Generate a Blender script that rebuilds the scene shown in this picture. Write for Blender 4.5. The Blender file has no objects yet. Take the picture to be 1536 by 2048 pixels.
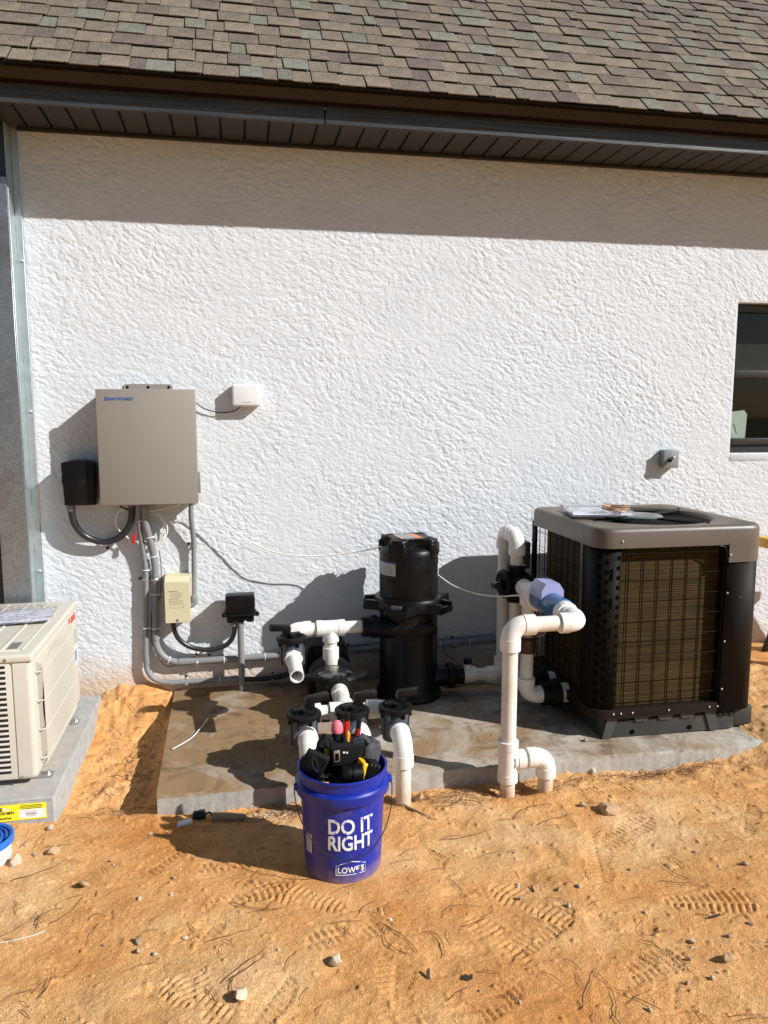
import bpy, bmesh, math, random
import numpy as np
from mathutils import Vector, Matrix
R = math.radians
random.seed(7)
SC = bpy.context.scene
COL = SC.collection

# ------------------------------------------------------------------ camera, sky, sun, exposure
cam_d = bpy.data.cameras.new('camera')
cam_d.sensor_fit = 'HORIZONTAL'; cam_d.sensor_width = 36.0; cam_d.lens = 36.0*1545/1536
cam_d.clip_start = 0.05; cam_d.clip_end = 400
cam = bpy.data.objects.new('camera', cam_d); COL.objects.link(cam)
cam.location = (0, -4.0, 1.5); cam.rotation_euler = (R(90-7.4), 0, R(-10.8))
SC.camera = cam
SUN = Vector((1.55, -1.0, 1.25)).normalized()          # direction towards the sun
wd = bpy.data.worlds.new('World'); SC.world = wd; wd.use_nodes = True
nt = wd.node_tree; sky = nt.nodes.new('ShaderNodeTexSky'); sky.sky_type = 'NISHITA'
sky.sun_disc = False; sky.sun_elevation = math.asin(SUN.z); sky.sun_rotation = math.atan2(SUN.x, SUN.y)
sky.air_density = 1.0; sky.dust_density = 0.6; sky.ozone_density = 1.0
nt.links.new(sky.outputs[0], nt.nodes['Background'].inputs[0]); nt.nodes['Background'].inputs[1].default_value = 0.05
sun_d = bpy.data.lights.new('sun', 'SUN'); sun_d.energy = 4.8; sun_d.angle = R(0.53); sun_d.color = (1, .985, .965)
sun = bpy.data.objects.new('sun', sun_d); COL.objects.link(sun); sun.location = (6, -5, 6)
sun.rotation_euler = (-SUN).to_track_quat('-Z', 'Y').to_euler()
SC.view_settings.view_transform = 'Standard'; SC.view_settings.look = 'None'
SC.view_settings.exposure = 0.36; SC.view_settings.gamma = 1.0; SC.view_settings.use_curve_mapping = False

# ------------------------------------------------------------------ helpers
ORG = {}
def root(name, loc, label, cat, group=None):
    o = bpy.data.objects.new(name, None); COL.objects.link(o); o.empty_display_size = .1
    o.location = loc; ORG[o] = Vector(loc); o['label'] = label; o['category'] = cat
    if group: o['group'] = group
    return o
def tag(o, label=None, cat=None, group=None, kind=None):
    if label: o['label'] = label
    if cat: o['category'] = cat
    if group: o['group'] = group
    if kind: o['kind'] = kind
    return o
def link(name, me, parent=None, org=None):
    o = bpy.data.objects.new(name, me); COL.objects.link(o)
    if parent is not None: o.parent = parent; ORG[o] = ORG[parent]
    else: o.location = org if org is not None else (0, 0, 0); ORG[o] = Vector(o.location)
    return o
def frame(d, up=None):
    d = Vector(d).normalized()
    u = Vector(up) if up is not None else (Vector((0, 0, 1)) if abs(d.z) < .95 else Vector((1, 0, 0)))
    a = u.cross(d)
    if a.length < 1e-6: a = Vector((1, 0, 0)).cross(d)
    a.normalize(); b = d.cross(a)
    return a, b, d
class MB:
    def __init__(s): s.bm = bmesh.new(); s.mi = 0
    def _f(s, vs):
        try:
            f = s.bm.faces.new(vs); f.material_index = s.mi; return f
        except ValueError: return None
    def box(s, lo, hi, bev=0.0, seg=2, mat=None):
        c = [(a+b)/2 for a, b in zip(lo, hi)]; d = [abs(b-a) for a, b in zip(lo, hi)]
        M = Matrix.Translation(c)
        if mat is not None: M = mat @ M
        M = M @ Matrix.Diagonal((*d, 1))
        r = bmesh.ops.create_cube(s.bm, size=1, matrix=M)
        fs = {f for v in r['verts'] for f in v.link_faces}
        for f in fs: f.material_index = s.mi
        if bev > 0:
            es = list({e for v in r['verts'] for e in v.link_edges})
            q = bmesh.ops.bevel(s.bm, geom=es, offset=bev, segments=seg, affect='EDGES', profile=.5)
            for f in q['faces']: f.material_index = s.mi
        return s
    def ring(s, c, a, b, r, n, ry=None):
        ry = r if ry is None else ry
        return [s.bm.verts.new(Vector(c) + a*(r*math.cos(2*math.pi*i/n)) + b*(ry*math.sin(2*math.pi*i/n))) for i in range(n)]
    def skin(s, rings, cap0=True, cap1=True):
        for A, B in zip(rings, rings[1:]):
            n = len(A)
            for i in range(n): s._f((A[i], A[(i+1) % n], B[(i+1) % n], B[i]))
        if cap0: s._f(list(reversed(rings[0])))
        if cap1: s._f(rings[-1])
        return s
    def cyl(s, p0, p1, r, r1=None, n=20, caps=True, hollow=0):
        p0 = Vector(p0); p1 = Vector(p1); a, b, d = frame(p1-p0); r1 = r if r1 is None else r1
        A = s.ring(p0, a, b, r, n); B = s.ring(p1, a, b, r1, n)
        if hollow:                       # open at the p1 end with a wall thickness
            C = s.ring(p1, a, b, r1-hollow, n); D = s.ring(p0.lerp(p1, .03), a, b, r-hollow, n)
            return s.skin([A, B, C, D], caps, True)
        return s.skin([A, B], caps, caps)
    def tube(s, pts, r, n=12, caps=True, closed=False):
        pts = [Vector(p) for p in pts]; rings = []
        a = None
        for i, p in enumerate(pts):
            if i == 0: t = pts[1]-p
            elif i == len(pts)-1: t = p-pts[i-1]
            else: t = (p-pts[i-1]).normalized()+(pts[i+1]-p).normalized()
            t.normalize()
            if a is None: a, b, _ = frame(t)
            else:
                a = a - t*a.dot(t)
                if a.length < 1e-6: a, b, _ = frame(t)
                a.normalize(); b = t.cross(a)
            rr = r[i] if isinstance(r, (list, tuple)) else r
            rings.append(s.ring(p, a, b, rr, n))
        return s.skin(rings, caps, caps)
    def lathe(s, c, prof, n=40, axis=(0, 0, 1), caps=True):
        a, b, d = frame(axis); c = Vector(c)
        rings = [s.ring(c + d*z, a, b, max(r, 1e-4), n) for r, z in prof]
        return s.skin(rings, caps, caps)
    def prism(s, poly, o, ax, ay, az, h, bev=0, seg=2):
        o = Vector(o); ax = Vector(ax); ay = Vector(ay); az = Vector(az)
        A = [s.bm.verts.new(o + ax*x + ay*y) for x, y in poly]; B = [s.bm.verts.new(o + ax*x + ay*y + az*h) for x, y in poly]
        n = len(A); top = s._f(B); s._f(list(reversed(A)))
        for i in range(n): s._f((A[i], A[(i+1) % n], B[(i+1) % n], B[i]))
        if bev:
            q = bmesh.ops.bevel(s.bm, geom=list(top.edges), offset=bev, segments=seg, affect='EDGES', profile=.5)
            for f in q['faces']: f.material_index = s.mi
        return s
    def quad(s, *p): s._f([s.bm.verts.new(Vector(q)) for q in p]); return s
    def ball(s, c, r, sc=(1, 1, 1), sub=2):
        r_ = bmesh.ops.create_icosphere(s.bm, subdivisions=sub, radius=r, matrix=Matrix.Translation(c) @ Matrix.Diagonal((*sc, 1)))
        for v in r_['verts']:
            for f in v.link_faces: f.material_index = s.mi
        return s
    def build(s, name, mats, parent=None, org=None, ang=38, flip=True):
        bm = s.bm
        if flip: bmesh.ops.recalc_face_normals(bm, faces=bm.faces[:])
        base = ORG[parent] if parent is not None else Vector(org if org is not None else (0, 0, 0))
        me = bpy.data.meshes.new(name); bmesh.ops.translate(bm, verts=bm.verts[:], vec=-base); bm.to_mesh(me); bm.free()
        for m in (mats if isinstance(mats, (list, tuple)) else [mats]): me.materials.append(m)
        me.shade_smooth(); me.set_sharp_from_angle(angle=R(ang))
        return link(name, me, parent, base if parent is None else None)
def spline(pts, k=6):
    P = [Vector(p) for p in pts]; out = []
    for i in range(len(P)-1):
        p0 = P[max(i-1, 0)]; p1 = P[i]; p2 = P[i+1]; p3 = P[min(i+2, len(P)-1)]
        for j in range(k):
            t = j/k
            out.append(.5*((2*p1) + (p2-p0)*t + (2*p0-5*p1+4*p2-p3)*t*t + (3*p1-p0-3*p2+p3)*t**3))
    return out + [P[-1]]
def arc(corner, d0, d1, Rr, n=8):
    """centre line of a quarter bend: comes from corner+d0*Rr, leaves at corner+d1*Rr"""
    c = Vector(corner); d0 = Vector(d0).normalized(); d1 = Vector(d1).normalized(); o = c + d0*Rr + d1*Rr
    return [o - d1*(Rr*math.cos(t)) - d0*(Rr*math.sin(t)) for t in [math.pi/2*i/n for i in range(n+1)]]

# ------------------------------------------------------------------ materials
def nodes(m): return m.node_tree.nodes, m.node_tree.links
def mat(name, col, rough=.5, metal=0, var=.12, vscale=9, bump=0, bscale=120, spec=.5, dust=None, dscale=6, dlo=.5, dhi=.75, damt=.6):
    m = bpy.data.materials.new(name); m.use_nodes = True; N, L = nodes(m); b = N['Principled BSDF']
    b.inputs['Roughness'].default_value = rough; b.inputs['Metallic'].default_value = metal; b.inputs['Specular IOR Level'].default_value = spec
    tc = N.new('ShaderNodeTexCoord'); nz = N.new('ShaderNodeTexNoise'); nz.inputs['Scale'].default_value = vscale; nz.inputs['Detail'].default_value = 5
    L.new(tc.outputs['Object'], nz.inputs['Vector'])
    mx = N.new('ShaderNodeMix'); mx.data_type = 'RGBA'
    mx.inputs[6].default_value = (*[c*(1-var) for c in col], 1); mx.inputs[7].default_value = (*[min(1, c*(1+var)) for c in col], 1)
    L.new(nz.outputs[0], mx.inputs[0]); out = mx.outputs[2]
    if dust:
        n2 = N.new('ShaderNodeTexNoise'); n2.inputs['Scale'].default_value = dscale; n2.inputs['Detail'].default_value = 7; n2.inputs['Roughness'].default_value = .65
        L.new(tc.outputs['Object'], n2.inputs['Vector'])
        mr = N.new('ShaderNodeMapRange'); mr.inputs[1].default_value = dlo; mr.inputs[2].default_value = dhi; mr.inputs[4].default_value = damt
        L.new(n2.outputs[0], mr.inputs[0])
        m2 = N.new('ShaderNodeMix'); m2.data_type = 'RGBA'; m2.inputs[7].default_value = (*dust, 1)
        L.new(mr.outputs[0], m2.inputs[0]); L.new(out, m2.inputs[6]); out = m2.outputs[2]
    L.new(out, b.inputs['Base Color'])
    rr = N.new('ShaderNodeMapRange'); rr.inputs[3].default_value = max(0, rough-.08); rr.inputs[4].default_value = min(1, rough+.1)
    L.new(nz.outputs[0], rr.inputs[0]); L.new(rr.outputs[0], b.inputs['Roughness'])
    if bump:
        n3 = N.new('ShaderNodeTexNoise'); n3.inputs['Scale'].default_value = bscale; n3.inputs['Detail'].default_value = 3
        L.new(tc.outputs['Object'], n3.inputs['Vector']); bp = N.new('ShaderNodeBump'); bp.inputs['Strength'].default_value = 1; bp.inputs['Distance'].default_value = bump
        L.new(n3.outputs[0], bp.inputs['Height']); L.new(bp.outputs[0], b.inputs['Normal'])
    return m
SAND = (.5, .3, .14)
M_white = mat('pvc white', (.80, .80, .77), .38, var=.03, bump=.0002, bscale=300, dust=(.66, .55, .42), dscale=9, dlo=.42, dhi=.8, damt=.6)
M_whitep = mat('pvc pipe cream', (.74, .72, .66), .42, var=.05, dust=(.6, .46, .32), dscale=8, dlo=.4, dhi=.8, damt=.7)
M_black = mat('black plastic', (.006, .006, .0065), .48, spec=.2, var=.3, bump=.0003, bscale=350, dust=(.12, .09, .06), dscale=7, dlo=.6, dhi=.95, damt=.25)
M_blackg = mat('black gloss plastic', (.005, .005, .006), .36, spec=.22, var=.3, dust=(.2, .17, .13), dscale=14, dlo=.55, dhi=.95, damt=.16)
M_valve = mat('dark grey cpvc', (.075, .085, .10), .4, var=.15, dust=(.3, .25, .2), dscale=12, dlo=.55, dhi=.9, damt=.3)
M_cond = mat('grey conduit', (.215, .22, .225), .5, var=.08, dust=(.42, .36, .28), dscale=10, dlo=.55, dhi=.9, damt=.35)
M_flex = mat('dark flexible conduit', (.022, .024, .027), .3, var=.15)
M_beige = mat('beige powder coat', (.27, .245, .21), .48, var=.03, bump=.0002, bscale=500)
M_cream = mat('cream enamel', (.62, .565, .36), .45, var=.03)
M_ivory = mat('ivory enamel', (.56, .525, .445), .42, var=.03, bump=.0002, bscale=300, dust=(.6, .5, .36), dscale=5, dlo=.55, dhi=.9, damt=.3)
M_lite = mat('light plastic', (.74, .73, .73), .4, var=.02)
M_steel = mat('bright zinc', (.5, .5, .5), .45, metal=.9, var=.1)
M_wire = mat('white cable', (.78, .76, .70), .5, var=.05)
M_tie = mat('white nylon', (.82, .82, .80), .4, var=.02)
M_red = mat('red plastic', (.5, .02, .012), .4)
M_orange = mat('orange label', (.75, .16, .04), .5)
M_yellow = mat('yellow plastic', (.85, .48, .02), .4)
M_ylabel = mat('yellow label', (.87, .80, .03), .5, var=.02)
M_ink = mat('black ink', (.02, .02, .02), .6)
M_greyink = mat('grey ink', (.25, .25, .25), .6)
M_inkcream = mat('pale ink', (.30, .27, .17), .6)
M_blue = mat('blue ink', (.015, .11, .42), .5)
M_paper = mat('paper', (.78, .79, .82), .7, var=.04)
M_label = mat('grey label', (.42, .43, .44), .5, var=.1)
M_bluelab = mat('blue label', (.05, .06, .3), .5)
M_pink = mat('pink rubber', (.72, .16, .22), .6, var=.25, vscale=60, dust=(.8, .6, .6), dscale=50, dlo=.55, dhi=.8, damt=.6)
M_grey = mat('grey metal box', (.25, .27, .27), .42, metal=.2, var=.08)
M_taupe = mat('taupe painted steel', (.118, .096, .076), .40, var=.03, bump=.0004, bscale=260)
M_brown = mat('dark brown steel', (.008, .006, .004), .6, spec=.1, var=.1, bump=.0002, bscale=300)
M_brown2 = mat('brown steel band', (.012, .0085, .006), .5, spec=.2, var=.1)
M_base = mat('dark base tray', (.035, .036, .032), .5, var=.1, dust=(.3, .22, .14), dscale=7, dlo=.55, dhi=.9, damt=.3)
M_dark = mat('dark void', (.003, .003, .003), .9, spec=.05)
M_clear_tint = None
def glass_mix(name, tint, fac, rough=.03, gl=(1, 1, 1)):
    """thin sheet: part clear, part mirror, the share set by the angle"""
    m = bpy.data.materials.new(name); m.use_nodes = True; N, L = nodes(m); N.remove(N['Principled BSDF'])
    t = N.new('ShaderNodeBsdfTransparent'); t.inputs[0].default_value = (*tint, 1); g = N.new('ShaderNodeBsdfGlossy'); g.inputs['Roughness'].default_value = rough
    g.inputs[0].default_value = (*gl, 1)
    lw = N.new('ShaderNodeLayerWeight'); lw.inputs[0].default_value = .5; fr = N.new('ShaderNodeMath'); fr.operation = 'POWER'; fr.inputs[1].default_value = 4; L.new(lw.outputs['Facing'], fr.inputs[0]); ad = N.new('ShaderNodeMath'); ad.operation = 'MULTIPLY_ADD'; ad.inputs[1].default_value = .7; ad.inputs[2].default_value = fac+.035; ad.use_clamp = True
    mx = N.new('ShaderNodeMixShader'); L.new(fr.outputs[0], ad.inputs[0]); L.new(ad.outputs[0], mx.inputs[0]); L.new(t.outputs[0], mx.inputs[1]); L.new(g.outputs[0], mx.inputs[2])
    L.new(mx.outputs[0], N['Material Output'].inputs[0]); return m
M_pane = glass_mix('window glass', (.5, .56, .55), .0)
M_cell = mat('blue clear plastic', (.045, .15, .33), .12, var=.1); M_cell.node_tree.nodes['Principled BSDF'].inputs['Alpha'].default_value = .82
M_lens = glass_mix('clear lid', (.55, .55, .58), .10, .18)
M_bag = glass_mix('clear film', (.93, .93, .95), .05, .2)

def ground_dust(m, z0, z1, col, amt, sc=18):
    """splashed earth clinging to the lowest part of a thing, ragged at its upper edge"""
    N, L = nodes(m); b = N['Principled BSDF']; src = b.inputs['Base Color'].links[0].from_socket
    tc = N.new('ShaderNodeTexCoord'); sp = N.new('ShaderNodeSeparateXYZ'); L.new(tc.outputs['Object'], sp.inputs[0])
    n = N.new('ShaderNodeTexNoise'); n.inputs['Scale'].default_value = sc; n.inputs['Detail'].default_value = 7; n.inputs['Roughness'].default_value = .7; L.new(tc.outputs['Object'], n.inputs['Vector'])
    ma = N.new('ShaderNodeMath'); ma.operation = 'MULTIPLY_ADD'; L.new(n.outputs[0], ma.inputs[0]); ma.inputs[1].default_value = (z1-z0)*1.6; L.new(sp.outputs[2], ma.inputs[2])
    mr = N.new('ShaderNodeMapRange'); mr.inputs[1].default_value = z0+(z1-z0)*.75; mr.inputs[2].default_value = z1+(z1-z0)*.75; mr.inputs[3].default_value = amt; mr.inputs[4].default_value = 0; L.new(ma.outputs[0], mr.inputs[0])
    mx = N.new('ShaderNodeMix'); mx.data_type = 'RGBA'; L.new(mr.outputs[0], mx.inputs[0]); L.new(src, mx.inputs[6]); mx.inputs[7].default_value = (*col, 1); L.new(mx.outputs[2], b.inputs['Base Color'])
def dashes(par, o, ax, ay, w, h, m, seed=1, name='print', gap=.3):
    """a line of print too small to read: short strokes in the plane of ax, ay"""
    r = random.Random(seed); q = MB(); M = plane_M(o, ax, ay); x = 0
    while x < w:
        l = min(w-x, h*r.uniform(.5, 3.5)); q.box((x, 0, 0), (x+l, h, .0004), 0, mat=M); x += l+h*gap*r.uniform(.8, 2.2)
    return q.build(name, m, par)
def text(name, body, size, m, parent, M, depth=.0006, bold=.0, align='LEFT', org=None, sx=1.0, wrap=None, xs=1.0):
    """flat lettering laid in the plane of matrix M (x right, y up); wrap=(radius) bends it round a vertical axis"""
    cu = bpy.data.curves.new(name, 'FONT'); cu.body = body; cu.size = size; cu.extrude = depth; cu.offset = bold; cu.align_x = align; cu.space_character = xs; cu.resolution_u = 3
    t = bpy.data.objects.new('tmp', cu); COL.objects.link(t)
    dg = bpy.context.evaluated_depsgraph_get(); me = bpy.data.meshes.new_from_object(t.evaluated_get(dg)); bpy.data.objects.remove(t); bpy.data.curves.remove(cu)
    bm = bmesh.new(); bm.from_mesh(me); bpy.data.meshes.remove(me)
    for v in bm.verts: v.co.x *= sx
    if wrap:
        xsr = [v.co.x for v in bm.verts]; x = min(xsr)
        while x < max(xsr):
            bmesh.ops.bisect_plane(bm, geom=bm.verts[:]+bm.edges[:]+bm.faces[:], plane_co=(x, 0, 0), plane_no=(1, 0, 0)); x += .008
        for v in bm.verts:
            a = v.co.x/wrap; rr = wrap + v.co.z; v.co = Vector((rr*math.sin(a), v.co.y, rr*math.cos(a)-wrap))
    bm.transform(M); base = ORG[parent] if parent is not None else Vector(org)
    bmesh.ops.translate(bm, verts=bm.verts[:], vec=-base)
    me = bpy.data.meshes.new(name); bm.to_mesh(me); bm.free(); me.materials.append(m)
    return link(name, me, parent, None if parent is not None else base)
def plane_M(o, ax, ay):
    ax = Vector(ax).normalized(); ay = Vector(ay).normalized(); az = ax.cross(ay)
    return Matrix(((ax.x, ay.x, az.x, o[0]), (ax.y, ay.y, az.y, o[1]), (ax.z, ay.z, az.z, o[2]), (0, 0, 0, 1)))
FRONT = lambda o: plane_M(o, (1, 0, 0), (0, 0, 1))      # lettering on a face that looks at -y

ground_dust(M_whitep, -.02, .10, (.50, .30, .14), .75); ground_dust(M_white, -.02, .06, (.55, .36, .18), .6)

# ------------------------------------------------------------------ ground (one sheet, fine near the camera, coarse to the horizon)
rng = np.random.default_rng(5)
def axis(lo, hi, step, far):
    mid = list(np.arange(lo, hi, step)); a = []; s = step; v = lo
    while v > -far: s *= 1.35; v -= s; a.append(v)
    b = []; s = step; v = mid[-1]
    while v < far: s *= 1.35; v += s; b.append(v)
    return np.array(a[::-1] + mid + b)
GX = axis(-1.35, 2.75, .0045, 180); GY = axis(-2.60, -1.10, .0042, 180); GY = np.concatenate([GY[GY < -1.1], np.arange(-1.095, .05, .009), np.array([.1, .3, .8, 2, 5, 12, 30, 80, 180.])])
X, Y = np.meshgrid(GX, GY)
def vnoise(x, y, sc, seed):
    r = np.random.default_rng(seed); T = r.random((256, 256)); xs = x/sc; ys = y/sc
    xi = np.floor(xs).astype(int); yi = np.floor(ys).astype(int); fx = xs-xi; fy = ys-yi
    fx = fx*fx*(3-2*fx); fy = fy*fy*(3-2*fy); g = lambda i, j: T[i % 256, j % 256]
    return (g(xi, yi)*(1-fx)+g(xi+1, yi)*fx)*(1-fy) + (g(xi, yi+1)*(1-fx)+g(xi+1, yi+1)*fx)*fy - .5
def sm(e0, e1, v):
    t = np.clip((v-e0)/(e1-e0), 0, 1); return t*t*(3-2*t)
def ground_height(x, y, fine=True):
    z = .030*vnoise(x, y, .62, 1) + .014*vnoise(x+3, y, .27, 2) + .006*vnoise(x, y+5, .11, 3)
    if fine: z = z + .0030*vnoise(x, y, .052, 4) + .0022*vnoise(x*.8+y*.4, y, .023, 6) + .0026*vnoise(x, y, .010, 9) - .006*sm(.33, .46, vnoise(x*.7, y*1.3, .09, 21)) + .006*sm(.34, .48, vnoise(x, y, .022, 23))
    tr = sm(-.86, -.62, x)*(1-sm(-.40, -.31, x))*sm(-1.16, -.92, y)                   # hollow between the two slabs
    z = z - .060*tr*(1-.75*sm(-.38, -.08, y))
    z = z + .075*np.exp(-((x+.53)/.17)**2-((y+.02)/.16)**2) + .05*sm(-.35, .0, y)*(1-sm(-.4, -.3, x)) * (1-.3*sm(-.62, -.8, x))
    z = z + .082*sm(2.05, 2.42, x)*sm(-1.75, -1.02, y) + .03*sm(2.2, 2.9, x)          # sand banked over the right end of the slab
    z = z + .020*sm(1.5, 2.1, x)*sm(-1.5, -1.15, y)
    z = z - .045*np.exp(-((x-1.09)/.15)**2-((y+1.21)/.06)**2) - .012*sm(-1.32, -1.16, y)*(1-sm(-.2, .0, y))*sm(-.3, -.1, x)*(1-sm(1.7, 2, x))
    lump = sm(-1.48, -1.15, y)*sm(-.4, -.3, x)                                       # crumbled earth along the slab
    z = z + lump*(.020*np.maximum(0, vnoise(x, y, .06, 12)) + .016*np.maximum(0, vnoise(x, y, .03, 13)))
    z = z + tr*(.03*vnoise(x, y, .09, 15)+.02*vnoise(x, y, .04, 16)+.012*vnoise(x, y, .02, 17)) + .010*sm(-.25, -.03, y)*(1-sm(-.42, -.33, x))*(vnoise(x, y, .07, 18)+vnoise(x, y, .03, 19))
    return z
Z = ground_height(X, Y)
def footprint(cx, cy, ang, L=.29, w=.108, deep=.0044, part=1.0, kind=0):
    global Z
    c, s = math.cos(ang), math.sin(ang); dx = X-cx; dy = Y-cy; u = (dx*c+dy*s)/L; v = (-dx*s+dy*c)/w
    half = np.where(u > -.08, .5*np.sqrt(np.clip(1-((u-.16)/.36)**2, 0, 1)), .38*np.sqrt(np.clip(1-((u+.28)/.23)**2, 0, 1)))
    half = np.where((u > -.12) & (u < .02), np.maximum(half, .30), half)
    d = (half-np.abs(v))*w; inside = sm(-.001, .006, d)*(np.abs(u) < .53)
    inside = inside*sm(-.05, .18, vnoise(X, Y, .075, 31+int(cx*10))+.5*vnoise(X, Y, .03, 32+int(cy*10)) + part*.85 - .42)
    ph = (u*L + (np.abs(v)*.022 if kind == 0 else v*.02))/.0215
    lug = sm(.35, .62, np.abs((ph % 1)-.5)*2)*np.where(np.abs(v) < .06, .3, 1)
    rim = np.exp(-((d+.009)/.008)**2)*(np.abs(u) < .56)*(d < .004)
    Z = Z*(1-.75*inside) + np.minimum(Z, Z)*.0 + inside*(.25*0 + ground_height(X, Y, False)*.75 - deep + lug*deep*1.15*(.6+.8*(vnoise(X, Y, .025, 45)+.5))) + rim*.0028*min(1, part)*(.5+vnoise(X, Y, .03, 44))
FP = [((0.161, -1.760, 0.000), 2.6, 1, 0), ((0.008, -1.718, 0.000), .35, .75, 0), ((-0.068, -1.766, 0.000), 1.1, .7, 0), ((1.174, -1.723, 0.000), 1.25, 1, 0), ((1.356, -1.590, 0.000), .45, .7, 1), ((0.851, -2.028, -0.000), .62, 1, 0),
      ((0.708, -2.063, 0.000), 1.9, .7, 1), ((1.415, -2.012, 0.000), -.25, .85, 0), ((-0.125, -2.153, 0.000), 2.3, .8, 1), ((0.024, -2.215, 0.000), 1.0, .8, 0), ((1.818, -1.607, 0.000), .9, .7, 0), ((0.548, -1.435, 0.000), .8, .8, 1),
      ((-0.314, -1.516, 0.000), .9, .6, 0), ((-0.021, -1.519, 0.000), .2, .8, 1), ((0.381, -2.160, 0.000), 1.3, .8, 0), ((-0.543, -0.561, -0.030), .3, .8, 1), ((0.860, -1.906, 0.000), 2.2, .6, 0), ((-0.158, -2.000, 0.000), 1.7, .6, 1), ((1.063, -2.233, 0.000), .3, .55, 0),
      ((-0.474, -1.838, 0.000), 1.2, .6, 0), ((0.292, -1.940, 0.000), .3, .6, 1), ((1.083, -2.349, 0.000), 1.0, .6, 1), ((0.576, -2.286, 0.000), .5, .6, 0), ((1.435, -1.301, 0.000), .1, .5, 1)]
for p, a, part, k in FP: footprint(p[0], p[1], a, part=part, kind=k, L=.275 if k else .29)
bm_ = 1-sm(.14, .24, np.hypot(X-.322, Y+1.592)); Z = Z*(1-.9*bm_)          # the bucket has settled level
# keep the sheet under the slabs
slabm = sm(-.35, -.31, X)*(1-sm(2.44, 2.47, X))*sm(-1.165, -1.125, Y)
padm = (1-sm(-.72, -.68, X))*sm(-1.15, -1.10, Y)*sm(-2.1, -1.95, X)
slab_in = (X > -.30)*(X < 2.05)*(Y > -1.12); pad_in = (X < -.71)*(Y > -1.10)*(X > -1.95)
Z = np.where(slab_in, np.minimum(Z, -.03), Z); Z = np.where(pad_in, np.minimum(Z, -.03), Z); Z = np.where(Y > .02, -.05, Z)
far = sm(3, 12, np.hypot(X, Y)); Z = Z*(1-far)
def grid_mesh(name, X, Y, Z):
    ny, nx = X.shape; me = bpy.data.meshes.new(name); n = nx*ny
    me.vertices.add(n); me.vertices.foreach_set('co', np.stack([X, Y, Z], -1).reshape(-1).astype(np.float32))
    i = np.arange(n).reshape(ny, nx); q = np.stack([i[:-1, :-1], i[:-1, 1:], i[1:, 1:], i[1:, :-1]], -1).reshape(-1, 4); m = len(q)
    me.loops.add(m*4); me.loops.foreach_set('vertex_index', q.reshape(-1).astype(np.int32))
    me.polygons.add(m); me.polygons.foreach_set('loop_start', np.arange(0, m*4, 4, dtype=np.int32))
    me.update(calc_edges=True); me.shade_smooth(); return me
gm = grid_mesh('ground', X, Y, Z)
def gz(x, y):
    i = int(np.clip(np.searchsorted(GX, x), 1, len(GX)-1)); j = int(np.clip(np.searchsorted(GY, y), 1, len(GY)-1)); return float(Z[j, i])
M_sand = bpy.data.materials.new('orange sand'); M_sand.use_nodes = True; N, L = nodes(M_sand); b = N['Principled BSDF']; b.inputs['Roughness'].default_value = .95; b.inputs['Specular IOR Level'].default_value = .1
tc = N.new('ShaderNodeTexCoord')
def nz(scale, det=4, rough=.55, dist=0, NN=None, LL=None, vec=None):
    n = NN.new('ShaderNodeTexNoise'); n.inputs['Scale'].default_value = scale; n.inputs['Detail'].default_value = det; n.inputs['Roughness'].default_value = rough; n.inputs['Distortion'].default_value = dist
    LL.new(vec, n.inputs['Vector']); return n.outputs[0]
def ramp(NN, LL, src, stops):
    r = NN.new('ShaderNodeValToRGB'); e = r.color_ramp.elements
    while len(e) < len(stops): e.new(.5)
    for k, (p, c) in enumerate(stops): e[k].position = p; e[k].color = (*c, 1) if len(c) == 3 else c
    LL.new(src, r.inputs[0]); return r.outputs[0]
def mixc(NN, LL, fac, a, b_, mode='MIX'):
    m = NN.new('ShaderNodeMix'); m.data_type = 'RGBA'; m.blend_type = mode
    for s, v in ((0, fac), (6, a), (7, b_)):
        if isinstance(v, (int, float)): m.inputs[s].default_value = v
        elif isinstance(v, tuple): m.inputs[s].default_value = (*v, 1)
        else: LL.new(v, m.inputs[s])
    return m.outputs[2]
oc = tc.outputs['Object']
c1 = ramp(N, L, nz(1.6, 7, .62, .3, N, L, oc), [(.28, (.64, .265, .072)), (.5, (.76, .415, .165)), (.68, (.82, .545, .29))])
c2 = ramp(N, L, nz(9, 6, .65, 0, N, L, oc), [(.32, (.80, .74, .68)), (.55, (1, 1, 1)), (.8, (1.12, 1.12, 1.12))])
c3 = ramp(N, L, nz(190, 2, .5, 0, N, L, oc), [(.3, (.72, .70, .68)), (.6, (1.04, 1.04, 1.04)), (.78, (1.25, 1.25, 1.28))])
dk = ramp(N, L, nz(3.1, 8, .7, .5, N, L, oc), [(.63, (1, 1, 1)), (.75, (.72, .68, .66))])
col = mixc(N, L, 1.0, mixc(N, L, 1.0, mixc(N, L, 1.0, c1, c2, 'MULTIPLY'), c3, 'MULTIPLY'), dk, 'MULTIPLY'); 
spg = N.new('ShaderNodeSeparateXYZ'); L.new(oc, spg.inputs[0]); yv = N.new('ShaderNodeMath'); yv.operation = 'MULTIPLY_ADD'; L.new(nz(.5, 5, .6, 0, N, L, oc), yv.inputs[0]); yv.inputs[1].default_value = 2.5; L.new(spg.outputs[1], yv.inputs[2])
dim_far = N.new('ShaderNodeMapRange'); dim_far.inputs[1].default_value = -3.2; dim_far.inputs[2].default_value = -5.2; L.new(yv.outputs[0], dim_far.inputs[0])          # unseen far ground, darkened to cut warm bounce onto wall and eave
col = mixc(N, L, dim_far.outputs[0], col, ramp(N, L, nz(6, 6, .7, 0, N, L, oc), [(.35, (.10, .095, .045)), (.65, (.22, .18, .11))])); L.new(col, b.inputs['Base Color'])
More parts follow.
